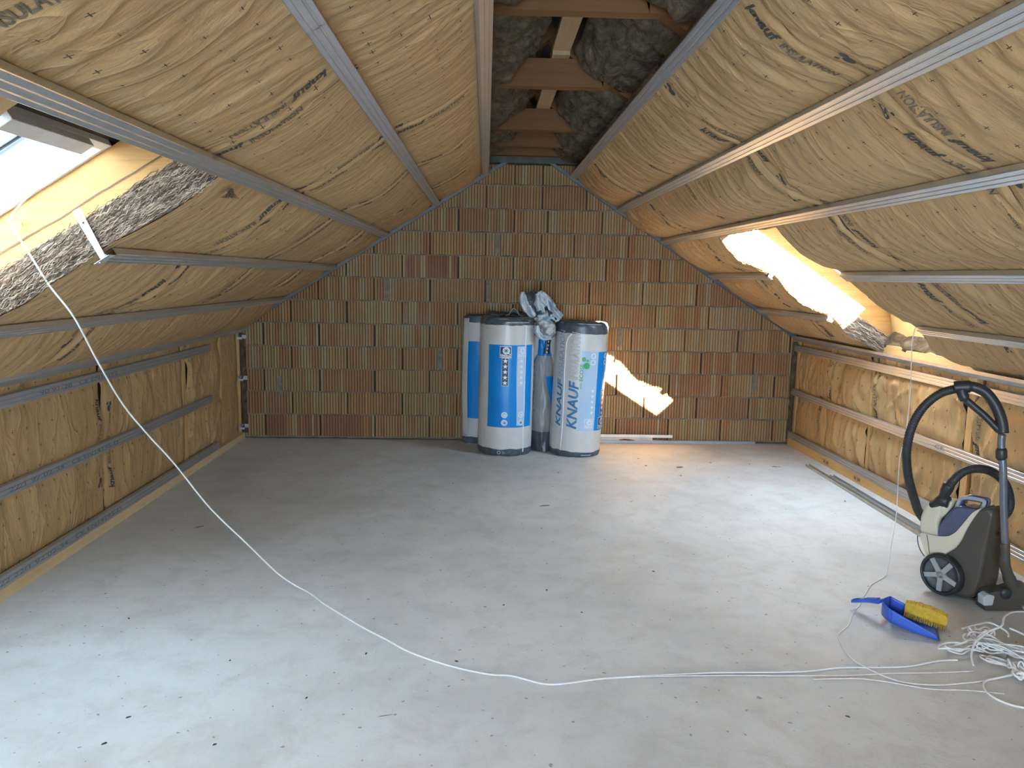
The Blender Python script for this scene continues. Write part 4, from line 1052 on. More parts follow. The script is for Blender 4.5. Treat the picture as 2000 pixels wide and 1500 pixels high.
badge(R2, FF2, (.235, .30), .10, WHITEP, BLACKP, WHITEP); star_strip(R2, FF2, (.235, .475), .05, .23, 0, BLACKP, WHITEP)
for s_, z_ in ((.085, .885), (.085, .83), (.235, .885), (.235, .83)):
    b = MB(); ringF(b, lambda x, y: FF2(s_ + x, z_ + y, .006), (0, 0), .015, .024, WHITEP); b.build('round_symbol', WHITEP, R2, fixn=False)
pts = [FF2(-.155 + (.085 * ((z - .98) / .12) ** 2 if z > .98 else 0) + .006 * math.sin(z * 5), z, .006) for z in [.05 + .035 * i for i in range(30)]]
b = MB(); b.tube(pts, [.004 + .003 * abs(nz(i * .4, 2)) for i in range(len(pts))], n=8); b.build('film_seam', M2('bright_film_edge', (.85, .86, .88), bs=0, rough=.25), R2, smooth=True)
b = MB(); put_text(b, 'www.knauf', lambda u, v: FF2(u + .03, .018 + v, .006), (0, 0), (.02, .018), WHITEP, .01); b.build('printed_lettering', WHITEP, R2, fixn=False)
# deflated wrap behind on the left
R3, P3, sk3, r3 = roll_builder((.06, 7.03, 0), .262, 1.175, 'half-hidden slack roll behind the front left one, against the bricks', 4.1, (0, 0), ry=.078, crumple=3.0)
b = MB(); rectF(b, lambda s, z: P3(s / r3, z, .002), -.36, .2, .24, .95, BLUE); b.build('blue_panel', BLUE, R3, smooth=True, fixn=False)
crumple_sheet('loose_film', lambda u, v: Vector((-.262 + .02 * math.sin(v * 3) - .030 * math.sin(pi * v) + .05 * u, -.03 - .06 * u, .08 + v * 1.08 + .01 * nz(u * 3, v * 6))), 6, 40, FILM, R3)
# crumpled open roll in the middle
R4, P4, sk4, r4 = roll_builder((.520, 6.925, 0), .150, 1.04, 'crumpled half-empty roll between the two front rolls, its film bunched up on top', 9.2, (0, 0), crumple=3.4, band0=.05, band1=.01)
def wrap4(u, v):
    z = 1.07 * v; fl = max(0, 1 - v * 1.05); a = -1.15 + 2.3 * u
    rr = .158 + .10 * fl ** 1.3 * math.exp(-((u - .55) / .45) ** 2) + .012 * nz(u * 6, v * 7, 2) + .006 * nz(u * 14, v * 12, 2)
    return Vector((math.sin(a * .72) * min(rr, .185), -math.cos(a) * rr, .004 + z))
crumple_sheet('loose_film', wrap4, 40, 70, M2('grey_slack_film', (.36, .36, .36), (.28, .28, .285), 8, .35, bs=.5, bd=.01), R4)
b = MB(); rectF(b, lambda s, z: wrap4(s, z) + Vector((0, -.004, 0)), .30, .95, .79, .955, BLUE); rectF(b, lambda s, z: wrap4(s - (z - .6) * .9, z) + Vector((0, -.004, 0)), .56, .86, .22, .62, BLUE); b.build('blue_panel', BLUE, R4, fixn=False)
b = MB(); F4 = lambda x, y: wrap4(.62 + x + y * .6, .87 + y) + Vector((0, -.007, 0)); rectF(b, F4, -.10, .10, -.065, .085, BLACKP)
for k in range(5): star(b, lambda x, y: wrap4(.62 + x * 2.6 + y * .6, .87 + y) + Vector((0, -.010, 0)), (0, -.05 + .029 * k), .013, WHITEP)
b.build('star_strip', BLACKP, R4, fixn=False)
b = MB(); rectF(b, lambda s, z: wrap4(s, z) + Vector((0, -.005, 0)), .0, 1, .0, .16, NAVY); b.build('bottom_band', NAVY, R4, smooth=True, fixn=False)
b = MB(); put_text(b, 'knauf', lambda u, v: wrap4(.12 + v, .28 + u * .55) + Vector((0, -.005, 0)), (0, 0), (.40, .2), MIDB, .01, .2); b.build('printed_lettering', MIDB, R4, fixn=False)
# film bunched over the open end: a crumpled ball between the rolls and a gathered plume fanning out up-left
PL1 = M2('bunched_film_pale', (.56, .59, .62), (.22, .30, .38), 13, .28, bs=.8, bd=.01, lo=.44, hi=.58)
PLD = M2('bunched_film_dark', (.03, .04, .05), (.07, .085, .095), 12, .25, bs=.4, bd=.006)
PLW = M2('bunched_film_white', (.66, .68, .68), (.38, .45, .52), 9, .3, bs=.5, bd=.008, lo=.46, hi=.62)
PLG = M2('bunched_film_grey', (.50, .49, .47), (.17, .18, .20), 11, .3, bs=.8, bd=.012, lo=.44, hi=.56)
def ball(c, r, seed, mat, amp=.30):
    def fn(u, v):
        a, p = 2 * pi * u, pi * (v - .5); d = Vector((math.cos(a) * math.cos(p), math.sin(a) * math.cos(p), math.sin(p)))
        k = 1 + amp * nz(d.x * 1.8 + seed, d.y * 1.8, d.z * 1.8) + amp * .55 * (1 - 2.2 * abs(nz(d.x * 4 + seed, d.y * 4, d.z * 4 + 3)))
        return Vector(c) + Vector((d.x * r[0], d.y * r[1], d.z * r[2])) * k
    return fn
crumple_sheet('bunched_film', ball((-.02, -.32, 1.10), (.095, .07, .075), 3, PLG), 60, 36, PLG, R4)
crumple_sheet('bunched_film', ball((.005, -.30, 1.185), (.085, .06, .05), 8, PL1, .4), 50, 30, PL1, R4)
def fan(pts, ws, mat, seed, y0, crease=9, nu=22, nv=44, amp=.014):
    P_ = smooth_path([(x, 0, z) for x, z in pts], 8)
    def fn(u, v):
        t = v * (len(P_) - 1.001); i = int(t); p = P_[i].lerp(P_[i + 1], t - i); q = P_[min(i + 1, len(P_) - 1)] - P_[max(i - 1, 0)]; n = Vector((-q.z, 0, q.x)).normalized()
        tt = v * (len(ws) - 1.001); k = int(tt); w = ws[k] * (1 - tt + k) + ws[k + 1] * (tt - k)
        off = (u - .5) * w * (1 + .25 * nz(v * 4, seed)); dep = amp * math.sin(u * crease + v * 5 + seed) + .018 * nz(u * 3, v * 5, seed) + .02 * math.cos((u - .5) * 3)
        return Vector((p.x, y0 - dep, p.z)) + n * off + Vector((0, 0, .008 * nz(u * 7, v * 7, seed)))
    crumple_sheet('bunched_film', fn, nu, nv, mat, R4)
fan([(.005, 1.14), (-.05, 1.24), (-.10, 1.33), (-.145, 1.415)], (.07, .10, .12, .07), PLD, 2, -.30, 8)
fan([(-.10, 1.20), (-.16, 1.27), (-.20, 1.34), (-.205, 1.41)], (.05, .08, .08, .04), PLW, 5, -.285, 7)
fan([(.02, 1.17), (-.01, 1.27), (-.05, 1.35), (-.085, 1.405)], (.08, .15, .14, .08), PLW, 9, -.315, 11)
fan([(-.06, 1.39), (.01, 1.33), (.055, 1.26), (.13, 1.20)], (.07, .09, .08, .05), PL1, 12, -.325, 9)
fan([(-.01, 1.29), (.02, 1.24), (.03, 1.20), (.08, 1.17)], (.03, .05, .05, .04), PLD, 14, -.335, 9, 14, 24)
fan([(-.085, 1.13), (-.075, 1.07), (-.03, 1.03), (.04, 1.035)], (.03, .045, .05, .03), PLW, 16, -.385, 9, 14, 30)

# ------------------------------------------------------------------ vacuum cleaner (parked upright)
DG = M2('dark_grey_plastic', (.068, .056, .045), (.078, .066, .054), 4, .38, bs=0)
CREAM = M2('cream_plastic', (.66, .59, .45), (.62, .55, .42), 3, .28, bs=0, coat=.3)
VIOLET = M2('smoked_violet_plastic', (.075, .08, .145), (.10, .105, .18), 5, .15, bs=0, coat=.5)
BLKP = M2('black_plastic', (.022, .022, .022), (.03, .03, .03), 8, .42, bs=0)
HOSEM = M2('black_ribbed_hose', (.026, .026, .025), (.035, .034, .033), 8, .5, bs=0)
SILV = M2('light_grey_plastic', (.36, .36, .36), (.32, .32, .32), 4, .4, bs=0)
GREYH = M2('greyish_handle_plastic', (.36, .39, .42), (.30, .33, .37), 4, .3, bs=0)
TUBEM = M2('blue_grey_tube', (.17, .18, .21), (.20, .21, .24), 3, .25, .5, bs=0)
ORNG = M2('orange_plastic', (.42, .13, .045), bs=0, rough=.4)
VX, VY = 2.308, 3.50
V = thing('vacuum_cleaner', (VX, VY, 0), 'cream and dark grey cylinder vacuum cleaner parked upright with its black hose looped', 'vacuum cleaner')
VC = Vector((2.308, 3.598, 0)); VT = Vector((-.486, .875, 0)); VL = Vector((.875, .486, 0)); VO = Vector((VX, VY, 0))
def BW(a, z, w): return VC + VT * a + VL * w + Vector((0, 0, z)) - VO      # along the flank, up, across the body
def width(z): return .215 - .19 * z
def cr(pts, k=5):   # closed catmull-rom in 2D
    n = len(pts); out = []
    for i in range(n):
        a, b_, c, d = [Vector((*pts[(i + o) % n], 0)) for o in (-1, 0, 1, 2)]
        for j in range(k):
            t = j / k; p = .5 * ((2 * b_) + (c - a) * t + (2 * a - 5 * b_ + 4 * c - d) * t * t + (3 * b_ - a - 3 * c + d) * t ** 3); out.append((p.x, p.y))
    return out
def side_solid(name, prof, w0, w1, mat, r=.012, n=14, parent=V):
    ca = sum(p[0] for p in prof) / len(prof); cz = sum(p[1] for p in prof) / len(prof); m_ = len(prof); b = MB(); vs = []
    for i in range(n + 1):
        t = .5 - .5 * math.cos(pi * i / n)
        e = min(1, min(t, 1 - t) * 7); k = (1 - (1 - e) ** 2) ** .5 if e < 1 else 1
        for a, z in prof:
            L_ = math.hypot(a - ca, z - cz) or 1; q = (L_ - r * (1 - k)) / L_
            aa, zz = ca + (a - ca) * q, cz + (z - cz) * q
            w = w0 + (width(zz) + w1 - w0) * t
            vs.append(BW(aa, max(.008, zz), w))
    fs = [(i * m_ + k, i * m_ + (k + 1) % m_, (i + 1) * m_ + (k + 1) % m_, (i + 1) * m_ + k) for i in range(n) for k in range(m_)]
    fs += [tuple(reversed(range(m_))), tuple(n * m_ + k for k in range(m_))]
    b.add(vs, fs, mat); o = b.build(name, mat, parent, smooth=True)
    wn_ = o.modifiers.new('w', 'WEIGHTED_NORMAL'); wn_.keep_sharp = True; return o
side_solid('motor_housing', cr([(-.142, .480), (-.171, .492), (-.193, .476), (-.194, .427), (-.186, .323), (-.175, .196), (-.165, .109), (-.140, .035), (-.075, .012), (.0, .015), (.05, .03), (.055, .10), (.03, .19), (-.006, .224), (-.035, .258), (-.062, .309), (-.080, .364), (-.098, .419), (-.120, .459)]), 0, .0, DG, .022)
side_solid('front_shell', cr([(.06, .10), (.09, .160), (.125, .215), (.145, .262), (.139, .280), (.101, .284), (.054, .288), (.018, .297), (-.013, .313), (-.043, .341), (-.063, .374), (-.09, .423), (-.113, .462), (-.143, .488), (-.135, .470), (-.105, .405), (-.085, .35), (-.066, .30), (-.04, .25), (-.006, .215), (.02, .17)]), -.006, .005, CREAM, .010)
side_solid('dust_container', cr([(.054, .283), (.055, .333), (.028, .396), (-.008, .450), (-.038, .468), (-.085, .472), (-.125, .470), (-.095, .410), (-.060, .352), (-.015, .306), (.020, .290)]), .004, -.006, VIOLET, .016)
side_solid('filter_cover', cr([(.142, .276), (.155, .346), (.149, .383), (.131, .422), (.112, .441), (.075, .452), (.055, .44), (.052, .40), (.062, .345), (.059, .285)]), .006, -.01, CREAM, .022)
b = MB(); b.prism([BW(.062, .37, .02), BW(.066, .474, .02), BW(.005, .476, .02), BW(.012, .442, .02), BW(.030, .408, .02)], VL * .085); b.build('inlet_collar', CREAM, V, bevel=.010)
b = MB(); b.tube(smooth_path([BW(.150, .262, -.004), BW(.143, .225, -.006), BW(.126, .19, -.006), BW(.104, .165, -.004)], 5), .0025, n=6); b.build('seam_line', BLKP, V)
b = MB(); b.tube(smooth_path([BW(.100, .282, -.009), BW(.088, .24, -.010), BW(.078, .19, -.008)], 5), .0013, n=6); b.build('seam_line', BLKP, V)
# carrying handle
hl_ = [(-.009, .445), (-.020, .488), (-.034, .503), (-.060, .511), (-.122, .515), (-.136, .506), (-.124, .465)]
hp = smooth_path([BW(a, z, .035) for a, z in hl_], 6); hp2 = smooth_path([BW(a, z, .075) for a, z in hl_], 6)
b = MB(); b.tube(hp, .0095, n=10); b.build('carry_handle', GREYH, V, smooth=True)
b = MB(); b.tube(hp2, .0095, n=10); b.build('carry_handle', VIOLET, V, smooth=True)
b = MB(); vs = []
for p, q in zip(hp, hp2): vs += [p, q]
b.add(vs, [(2 * i, 2 * i + 1, 2 * i + 3, 2 * i + 2) for i in range(len(vs) // 2 - 1)]); o = b.build('handle_web', VIOLET, V, smooth=True); sd = o.modifiers.new('t', 'SOLIDIFY'); sd.thickness = .014
# rewind disc on the back face of the housing
dn = (-VT * .93 + VL * -.30 + Vector((0, 0, .12))).normalized(); du = VL - dn * VL.dot(dn); du.normalize(); dv = dn.cross(du); dc = BW(-.186, .405, .085)
XD = lambda p: dc + du * p.x + dv * p.y + dn * p.z
b = MB(); b.lathe([(.052, -.012), (.052, .004), (.044, .008), (.040, .001), (0, .0)], n=36, X=XD); b.build('exhaust_disc', BLKP, V, smooth=True)
b = MB(); b.lathe([(.009, .0), (.009, .007), (0, .008)], n=14, X=lambda p: XD(p + Vector((.004, -.028 if dv.z > 0 else .028, 0)))); b.build('small_button', M2('dull_red_plastic', (.20, .09, .07), bs=0), V, smooth=True)
# wheels
RIM = M2('grey_rim', (.10, .10, .10), bs=0, rough=.45)
for s_w, wo in ((-1, -.034), (1, .236)):
    w_ = bpy.data.objects.new('wheel', None); COL.objects.link(w_); w_.parent = V
    X = (lambda p, wo=wo, s=s_w: BW(.004 + p.x, .108 + p.y, wo - s * p.z))     # p.z grows inwards
    b = MB(); b.lathe([(.084, .012), (.087, .000), (.092, -.005), (.099, -.001), (.105, .010), (.106, .034), (.100, .044), (.07, .046)], n=56, X=X); b.build('tyre', BLKP, w_, smooth=True)
    b = MB(); b.lathe([(.084, .010), (.083, .018), (.05, .022), (0, .022)], n=48, X=X); b.build('rim_dish', RIM, w_, smooth=True)
    b = MB()
    for k in range(5):
        a = 2 * pi * k / 5 + .95; u = Vector((math.cos(a), math.sin(a), 0)); q = Vector((-u.y, u.x, 0))
        pr = [(.0, .019), (.030, .0125), (.085, .0125)]
        poly = [u * r_ + q * s_ for r_, s_ in pr] + [u * r_ - q * s_ for r_, s_ in reversed(pr)]
        vs = [X(p + Vector((0, 0, .004))) for p in poly] + [X(p + Vector((0, 0, .016))) for p in poly]
        n = len(poly); b.add(vs, [tuple(range(n)), tuple(reversed(range(n, 2 * n)))] + [(i, (i + 1) % n, (i + 1) % n + n, i + n) for i in range(n)])
    b.build('spokes', SILV, w_, bevel=.0025)
b = MB(); b.tube([BW(.085, .135, .01), BW(.098, .141, -.015)], [.018, .014], n=16); b.build('release_button', ORNG, V, smooth=True)
b = MB(); b.tube([BW(-.10, .022, .08), BW(-.10, .022, .12)], .02, n=18); b.build('castor', BLKP, V, smooth=True)
# hose: one ribbed length from the inlet, round behind the body and up to the grip
hpts = [(2.292, 3.64, .50), (2.298, 3.62, .545), (2.315, 3.60, .595), (2.36, 3.60, .635), (2.42, 3.60, .648), (2.50, 3.61, .632), (2.575, 3.62, .58), (2.622, 3.63, .50), (2.628, 3.64, .42), (2.60, 3.70, .34), (2.52, 3.80, .28), (2.42, 3.86, .27), (2.33, 3.84, .31), (2.255, 3.78, .375), (2.195, 3.72, .45), (2.148, 3.68, .52), (2.108, 3.655, .61), (2.078, 3.63, .725), (2.075, 3.60, .85), (2.105, 3.57, .955), (2.165, 3.545, 1.025), (2.235, 3.52, 1.055), (2.275, 3.50, 1.06)]
hpts = [Vector(p) - Vector((VX, VY, 0)) for p in hpts]; sp = smooth_path(hpts, 26)
b = MB(); b.tube(sp, [.0205 + .0014 * math.sin(i * 2.1) for i in range(len(sp))], n=14); b.build('hose', HOSEM, V, smooth=True)
b = MB(); q0 = Vector((2.292, 3.655, .455)) - Vector((VX, VY, 0)); q1 = Vector((2.294, 3.635, .51)) - Vector((VX, VY, 0)); q2 = Vector((2.300, 3.618, .56)) - Vector((VX, VY, 0))
b.tube([q0, q0.lerp(q1, .4), q1, q1.lerp(q2, .3), q2, q2 + (q2 - q1) * .12], [.030, .022, .024, .028, .028, .024], n=18); b.build('hose_connector', BLKP, V, smooth=True)
b = MB(); b.tube([Vector((-.03, .20, .43)), Vector((-.02, .15, .475)), Vector((.0, .12, .47))], [.02, .026, .03], n=12); b.build('inlet_elbow', BLKP, V, smooth=True)
# grip
g = lambda *p: Vector(p) - Vector((VX, VY, 0))
gp = smooth_path([g(2.215, 3.52, 1.060), g(2.25, 3.50, 1.066), g(2.29, 3.48, 1.068), g(2.335, 3.46, 1.042), g(2.372, 3.44, .985), g(2.392, 3.42, .92), g(2.398, 3.41, .865)], 6)
b = MB(); b.tube(gp, [.030 if i < 10 else .0245 for i in range(len(gp))], n=14); b.build('grip', BLKP, V, smooth=True)
b = MB(); b.tube(smooth_path([g(2.238, 3.50, 1.055), g(2.248, 3.49, 1.018), g(2.28, 3.475, .985), g(2.33, 3.45, .938), g(2.385, 3.42, .875)], 6), [.024] * 8 + [.0165] * 17, n=12); b.build('grip_strut', BLKP, V, smooth=True)
# tube
tb = [g(2.394, 3.41, .86), g(2.397, 3.41, .80), g(2.41, 3.40, .70), g(2.425, 3.395, .55), g(2.440, 3.39, .42), g(2.452, 3.385, .32)]
b = MB(); b.tube(smooth_path(tb, 4), .0165, n=16); b.build('steel_tube', TUBEM, V, smooth=True)
b = MB(); b.tube([g(2.398, 3.41, .795), g(2.399, 3.41, .785), g(2.402, 3.408, .75), g(2.404, 3.407, .74)], [.019, .024, .0245, .019], n=18); b.build('tube_collar', BLKP, V, smooth=True)
b = MB(); b.tube(smooth_path([g(2.449, 3.387, .345), g(2.454, 3.385, .30), g(2.462, 3.39, .24), g(2.492, 3.40, .18), g(2.525, 3.42, .13), g(2.535, 3.43, .09)], 5), [.021] * 8 + [.024] * 8 + [.028] * 10, n=16); b.build('elbow', DG, V, smooth=True)
# floor head (standing on edge behind the elbow)
b = MB(); hd = [(2.40, .01), (2.405, .075), (2.44, .095), (2.50, .10), (2.58, .125), (2.625, .11), (2.65, .06), (2.64, .015), (2.58, .0), (2.42, .0)]
b.prism([g(x, 3.40, z + .004) for x, z in cr(hd, 4)], Vector((0, .075, 0))); b.build('floor_head', DG, V, bevel=.010)
b = MB(); b.prism([g(2.385, 3.392, .03), g(2.38, 3.392, .075), g(2.405, 3.392, .088), g(2.435, 3.392, .08), g(2.43, 3.392, .032)], Vector((0, .05, 0))); b.build('head_wheel', M2('pale_grey_wheel', (.50, .53, .54), bs=0), V, bevel=.006)
b = MB(); b.lathe([(0, -.012), (.022, -.012), (.028, -.005), (.028, .02)], n=24, X=lambda p: g(2.49, 3.40, .09) + Vector((p.x, p.z, p.y))); b.build('pivot', BLKP, V, smooth=True)
b = MB(); b.prism([g(2.58, 3.392, .012), g(2.575, 3.392, .028), g(2.62, 3.392, .045), g(2.642, 3.392, .05), g(2.636, 3.392, .02)], Vector((0, .02, 0))); b.build('sole_insert', M2('grey_green_plastic', (.28, .29, .25), bs=0), V, bevel=.003)
# round wheel on the far side of the head at the picture edge
b = MB(); b.lathe([(0, -.02), (.028, -.02), (.034, -.01), (.034, .02), (0, .022)], n=28, X=lambda p: g(2.655, 3.44, .14) + Vector((p.z, p.x * 1.0, p.y))); b.build('head_wheel', BLKP, V, smooth=True)
b = MB(); b.tube([g(2.63, 3.46, .155), g(2.64, 3.47, .178), g(2.68, 3.47, .185)], .017, n=12); b.build('green_lever', M2('pale_green_plastic', (.46, .54, .44), bs=0), V, smooth=True)

# ------------------------------------------------------------------ dustpan and hand brush
BLUEP = M2('blue_plastic', (.045, .11, .50), (.055, .13, .56), 3, .3, bs=0, spec=.5)
DPv = thing('dustpan', (1.93, 3.30, 0), 'blue plastic dustpan lying on the floor with the yellow brush in it', 'dustpan')
DPo = Vector((1.93, 3.30, 0))
# local frame: along = handle -> lip
lipN = Vector((1.991, 3.092, .004)); lipF = Vector((2.075, 3.255, .004)); backN = Vector((1.832, 3.205, .008)); backF = Vector((1.925, 3.385, .008))
def dp(u, v):   # u 0 back .. 1 lip ; v 0 near .. 1 far : floor sheet
    p = backN.lerp(lipN, u).lerp(backF.lerp(lipF, u), v)
    tap = (1 - u) * .16 * (1 - 2 * v); p = p + (backF - backN) * tap * .6
    p.z = .006 + .022 * (1 - u) ** 2; return p
def rimh(u): return .056 * (1 - u) ** .55 * (1 if u < 1 else 0) + .004
def sheet(name, rows, mat, parent, th=.003, off=None):
    b = MB(); n, m_ = len(rows), len(rows[0])
    b.add([p - (off or DPo) for r_ in rows for p in r_], [(i * m_ + j, (i + 1) * m_ + j, (i + 1) * m_ + j + 1, i * m_ + j + 1) for i in range(n - 1) for j in range(m_ - 1)])
    o = b.build(name, mat, parent, smooth=True); sd = o.modifiers.new('t', 'SOLIDIFY'); sd.thickness = th; sd.offset = 0; return o
sheet('pan_floor', [[dp(i / 16, j / 8) for j in range(9)] for i in range(17)], BLUEP, DPv)
out = (backN - backF).normalized()
sheet('side_wall', [[dp(i / 16, 0) + (out * .022 * (1 - i / 16) + Vector((0, 0, 1))) * t * rimh(i / 16) * 1 for t in (0, .4, .8, 1)] for i in range(17)], BLUEP, DPv)
sheet('side_wall', [[dp(i / 16, 1) + (-out * .022 * (1 - i / 16) + Vector((0, 0, 1))) * t * rimh(i / 16) for t in (0, .4, .8, 1)] for i in range(17)], BLUEP, DPv)
bk = (backN - lipN).normalized()
sheet('back_wall', [[dp(0, j / 10) + bk * (.035 * math.sin(pi * j / 10)) + (bk * .012 + Vector((0, 0, 1))) * t * (rimh(0)) + out * .022 * (1 - 2 * j / 10) * t * rimh(0) for t in (0, .35, .7, 1)] for j in range(11)], BLUEP, DPv)
mid = dp(0, .5) + bk * .04 + Vector((0, 0, .052)); tip = Vector((1.770, 3.44, .030))
hd_ = (tip - mid); hl = hd_.length; hn = hd_.normalized(); hs = hn.cross(Vector((0, 0, 1))).normalized()
hwid = lambda t: .014 + .016 * (1 - min(1, t * 2.2)) + .008 * math.sin(pi * max(0, t - .3) / .7)
b = MB(); vs = []
for i in range(21):
    t = i / 20; c_ = mid + hd_ * t + Vector((0, 0, .004 * math.sin(t * 3))); w_ = hwid(t) if t < .97 else .008
    for a_, z_ in ((-1, 0), (-.75, .012), (.75, .012), (1, 0), (.8, -.005), (-.8, -.005)): vs.append(c_ + hs * a_ * w_ + Vector((0, 0, z_)) - DPo)
b.add(vs, [(i * 6 + k, i * 6 + (k + 1) % 6, (i + 1) * 6 + (k + 1) % 6, (i + 1) * 6 + k) for i in range(20) for k in range(6) if not (15 <= i <= 18 and k in (1, 4))] + [tuple(range(5, -1, -1)), tuple(range(120, 126))])
b.build('handle', BLUEP, DPv, bevel=.002)
for t in (.12, .26, .4):
    b = MB(); c_ = mid + hd_ * t + Vector((0, 0, .012)); b.box((-.004, -.012, 0), (.02, .012, .008), X=lambda p: c_ + hn * p.x + hs * p.y + Vector((0, 0, p.z)) - DPo); b.build('grip_ridge', BLUEP, DPv, bevel=.002)
b = MB(); b.tube([lipN + Vector((0, 0, .004)) - DPo, lipF + Vector((0, 0, .004)) - DPo], .003, n=6); b.build('rubber_lip', M2('dark_lip', (.12, .12, .12), bs=0), DPv)
# brush
BRo = Vector((2.02, 3.36, 0)); YEL = M2('yellow_bristles', (.62, .40, .03), (.50, .31, .02), 60, .75, bs=.8, bd=.004)
BR = thing('hand_brush', tuple(BRo), 'hand brush with thick yellow bristles leaning inside the blue dustpan', 'brush')
b0 = Vector((1.965, 3.325, .055)); b1 = Vector((2.10, 3.215, .034)); bd_ = (b1 - b0); bs_ = Vector((-.45, -.62, 0)).normalized()
upv = Vector((.25, .30, 1)).normalized()
b = MB(); rr = random.Random(3); vs = []; nb = 46
for i in range(nb + 1):
    t = i / nb; k = 1 - .25 * abs(2 * t - 1) ** 3; c_ = b0 + bd_ * t; j1 = rr.uniform(-.003, .003); j2 = rr.uniform(-.003, .003)
    for a_, z_ in ((-.026, -.016 + j1), (-.030, .010), (-.024, .034 + j2), (.0, .040 + j1), (.024, .034 + j1), (.028, .006), (.022, -.018 + j2)): vs.append(c_ + bs_ * a_ * k + upv * z_ * k - BRo)
b.add(vs, [(i * 7 + k, i * 7 + (k + 1) % 7, (i + 1) * 7 + (k + 1) % 7, (i + 1) * 7 + k) for i in range(nb) for k in range(7)] + [tuple(range(6, -1, -1)), tuple(range(nb * 7, nb * 7 + 7))])
b.build('bristle_block', YEL, BR)
for i in range(3):
    b = MB(); 
    for k in range(28):
        t = (k + .5) / 28; c_ = b0 + bd_ * t + bs_ * (.024 - .008 * i) - upv * .012
        b.tube([c_ - BRo, c_ + bs_ * .012 - upv * .020 + bd_ * rr.uniform(-.02, .02) - BRo], [.0022, .0012], n=4)
    o = b.build('bristle_tips', YEL, BR); o['kind'] = 'stuff'
b = MB(); vs = []
for i in range(13):
    t = i / 12; c_ = b0 + bd_ * t
    for a_, z_ in ((-.022, -.020), (.020, -.022), (.020, -.034), (-.020, -.032)): vs.append(c_ + bs_ * a_ + upv * z_ - BRo)
b.add(vs, [(i * 4 + k, i * 4 + (k + 1) % 4, (i + 1) * 4 + (k + 1) % 4, (i + 1) * 4 + k) for i in range(12) for k in range(4)] + [(3, 2, 1, 0), (48, 49, 50, 51)]); b.build('brush_back', BLUEP, BR, bevel=.002)

# ------------------------------------------------------------------ cords
def cord(pts, r, mat, name, label, group=None, k=8, parent=None, org=None):
    org = Vector(org if org else pts[0]); sp_ = smooth_path(pts, k)
    sp_ = [p + Vector((.0012 * nz(i * .13, 1), .0012 * nz(i * .13, 5), 0)) for i, p in enumerate(sp_)]
    b = MB(); b.tube([p - org for p in sp_], r, n=8); o = b.build(name, mat, parent, smooth=True)
    if not parent: o.location = org; tag(o, label, 'cable', group)
    return o
z_ = .0035
L_air = [(-1.46, 2.820, 1.895), (-1.529, 2.815, 1.847), (-1.613, 2.82, 1.786), (-1.668, 2.825, 1.732), (-1.686, 2.826, 1.701), (-1.672, 2.826, 1.669), (-1.625, 2.826, 1.585), (-1.572, 2.848, 1.472), (-1.523, 2.902, 1.359), (-1.51, 3.027, 1.184), (-1.487, 3.168, .989), (-1.434, 3.269, .839), (-1.366, 3.355, .695), (-1.256, 3.464, .459), (-1.12, 3.534, .269), (-.995, 3.589, .101), (-.92, 3.612, .03)]
L_fl = [(-.86, 3.60), (-.80, 3.53), (-.718, 3.426), (-.543, 3.231), (-.40, 3.09), (-.294, 2.985), (-.141, 2.881), (.022, 2.809), (.121, 2.794), (.237, 2.737), (.315, 2.737), (.478, 2.775), (.724, 2.802), (.932, 2.818), (1.264, 2.827), (1.45, 2.86), (1.60, 2.862), (1.735, 2.872), (1.88, 2.915), (1.97, 2.925)]
cord(L_air + [(x, y, z_) for x, y in L_fl], .0036, CORDW, 'power_cord', 'long white cord hanging from the left roof window and crossing the floor', 'white cords')
b = MB(); b.tube([(0, 0, 0), (.0, -.018, .0)], .0035, n=8)
pp = [Vector((.010 * math.cos(a), -.016, .010 * math.sin(a) - .010)) for a in [2 * pi * i / 18 for i in range(19)]]; b.tube(pp, .0028, n=6)
o = b.build('screw_eye', WHITE, smooth=True); o.location = (-1.672, 2.864, 1.698); tag(o, 'small white screw eye in the rafter carrying the long cord', 'hook')
R_air = [(2.514, 4.42, 1.285), (2.488, 4.391, 1.214), (2.468, 4.35, 1.113), (2.428, 4.258, .887), (2.375, 4.176, .694), (2.329, 4.13, .557), (2.266, 4.002, .30), (2.201, 3.91, .129), (2.160, 3.85, .02)]
R_fl = [(2.10, 3.79), (2.05, 3.75), (1.992, 3.696), (1.92, 3.60), (1.873, 3.537), (1.82, 3.46), (1.759, 3.391), (1.70, 3.30), (1.651, 3.23), (1.576, 3.154), (1.546, 3.068), (1.528, 2.947), (1.562, 2.843), (1.635, 2.755), (1.755, 2.728), (1.90, 2.745), (2.02, 2.77)]
cord(R_air + [(x, y, z_) for x, y in R_fl], .0026, CORDW, 'power_cord', 'thin white cord dropping from the right opening and curling past the dustpan', 'white cords')
cord([(x, y, z_) for x, y in ((.62, 2.790), (.95, 2.800), (1.20, 2.798), (1.45, 2.800), (1.62, 2.815), (1.80, 2.822), (1.98, 2.835))], .0026, CORDP, 'power_cord', 'second thinner cord lying beside the long one on its way to the tangle', 'white cords')
cord([(x, y, z_) for x, y in ((1.30, 2.77), (1.48, 2.775), (1.60, 2.745), (1.72, 2.70), (1.86, 2.69), (1.99, 2.665))], .0024, CORDP, 'power_cord', 'faint cord crossing the looped one just before the tangle', 'white cords')
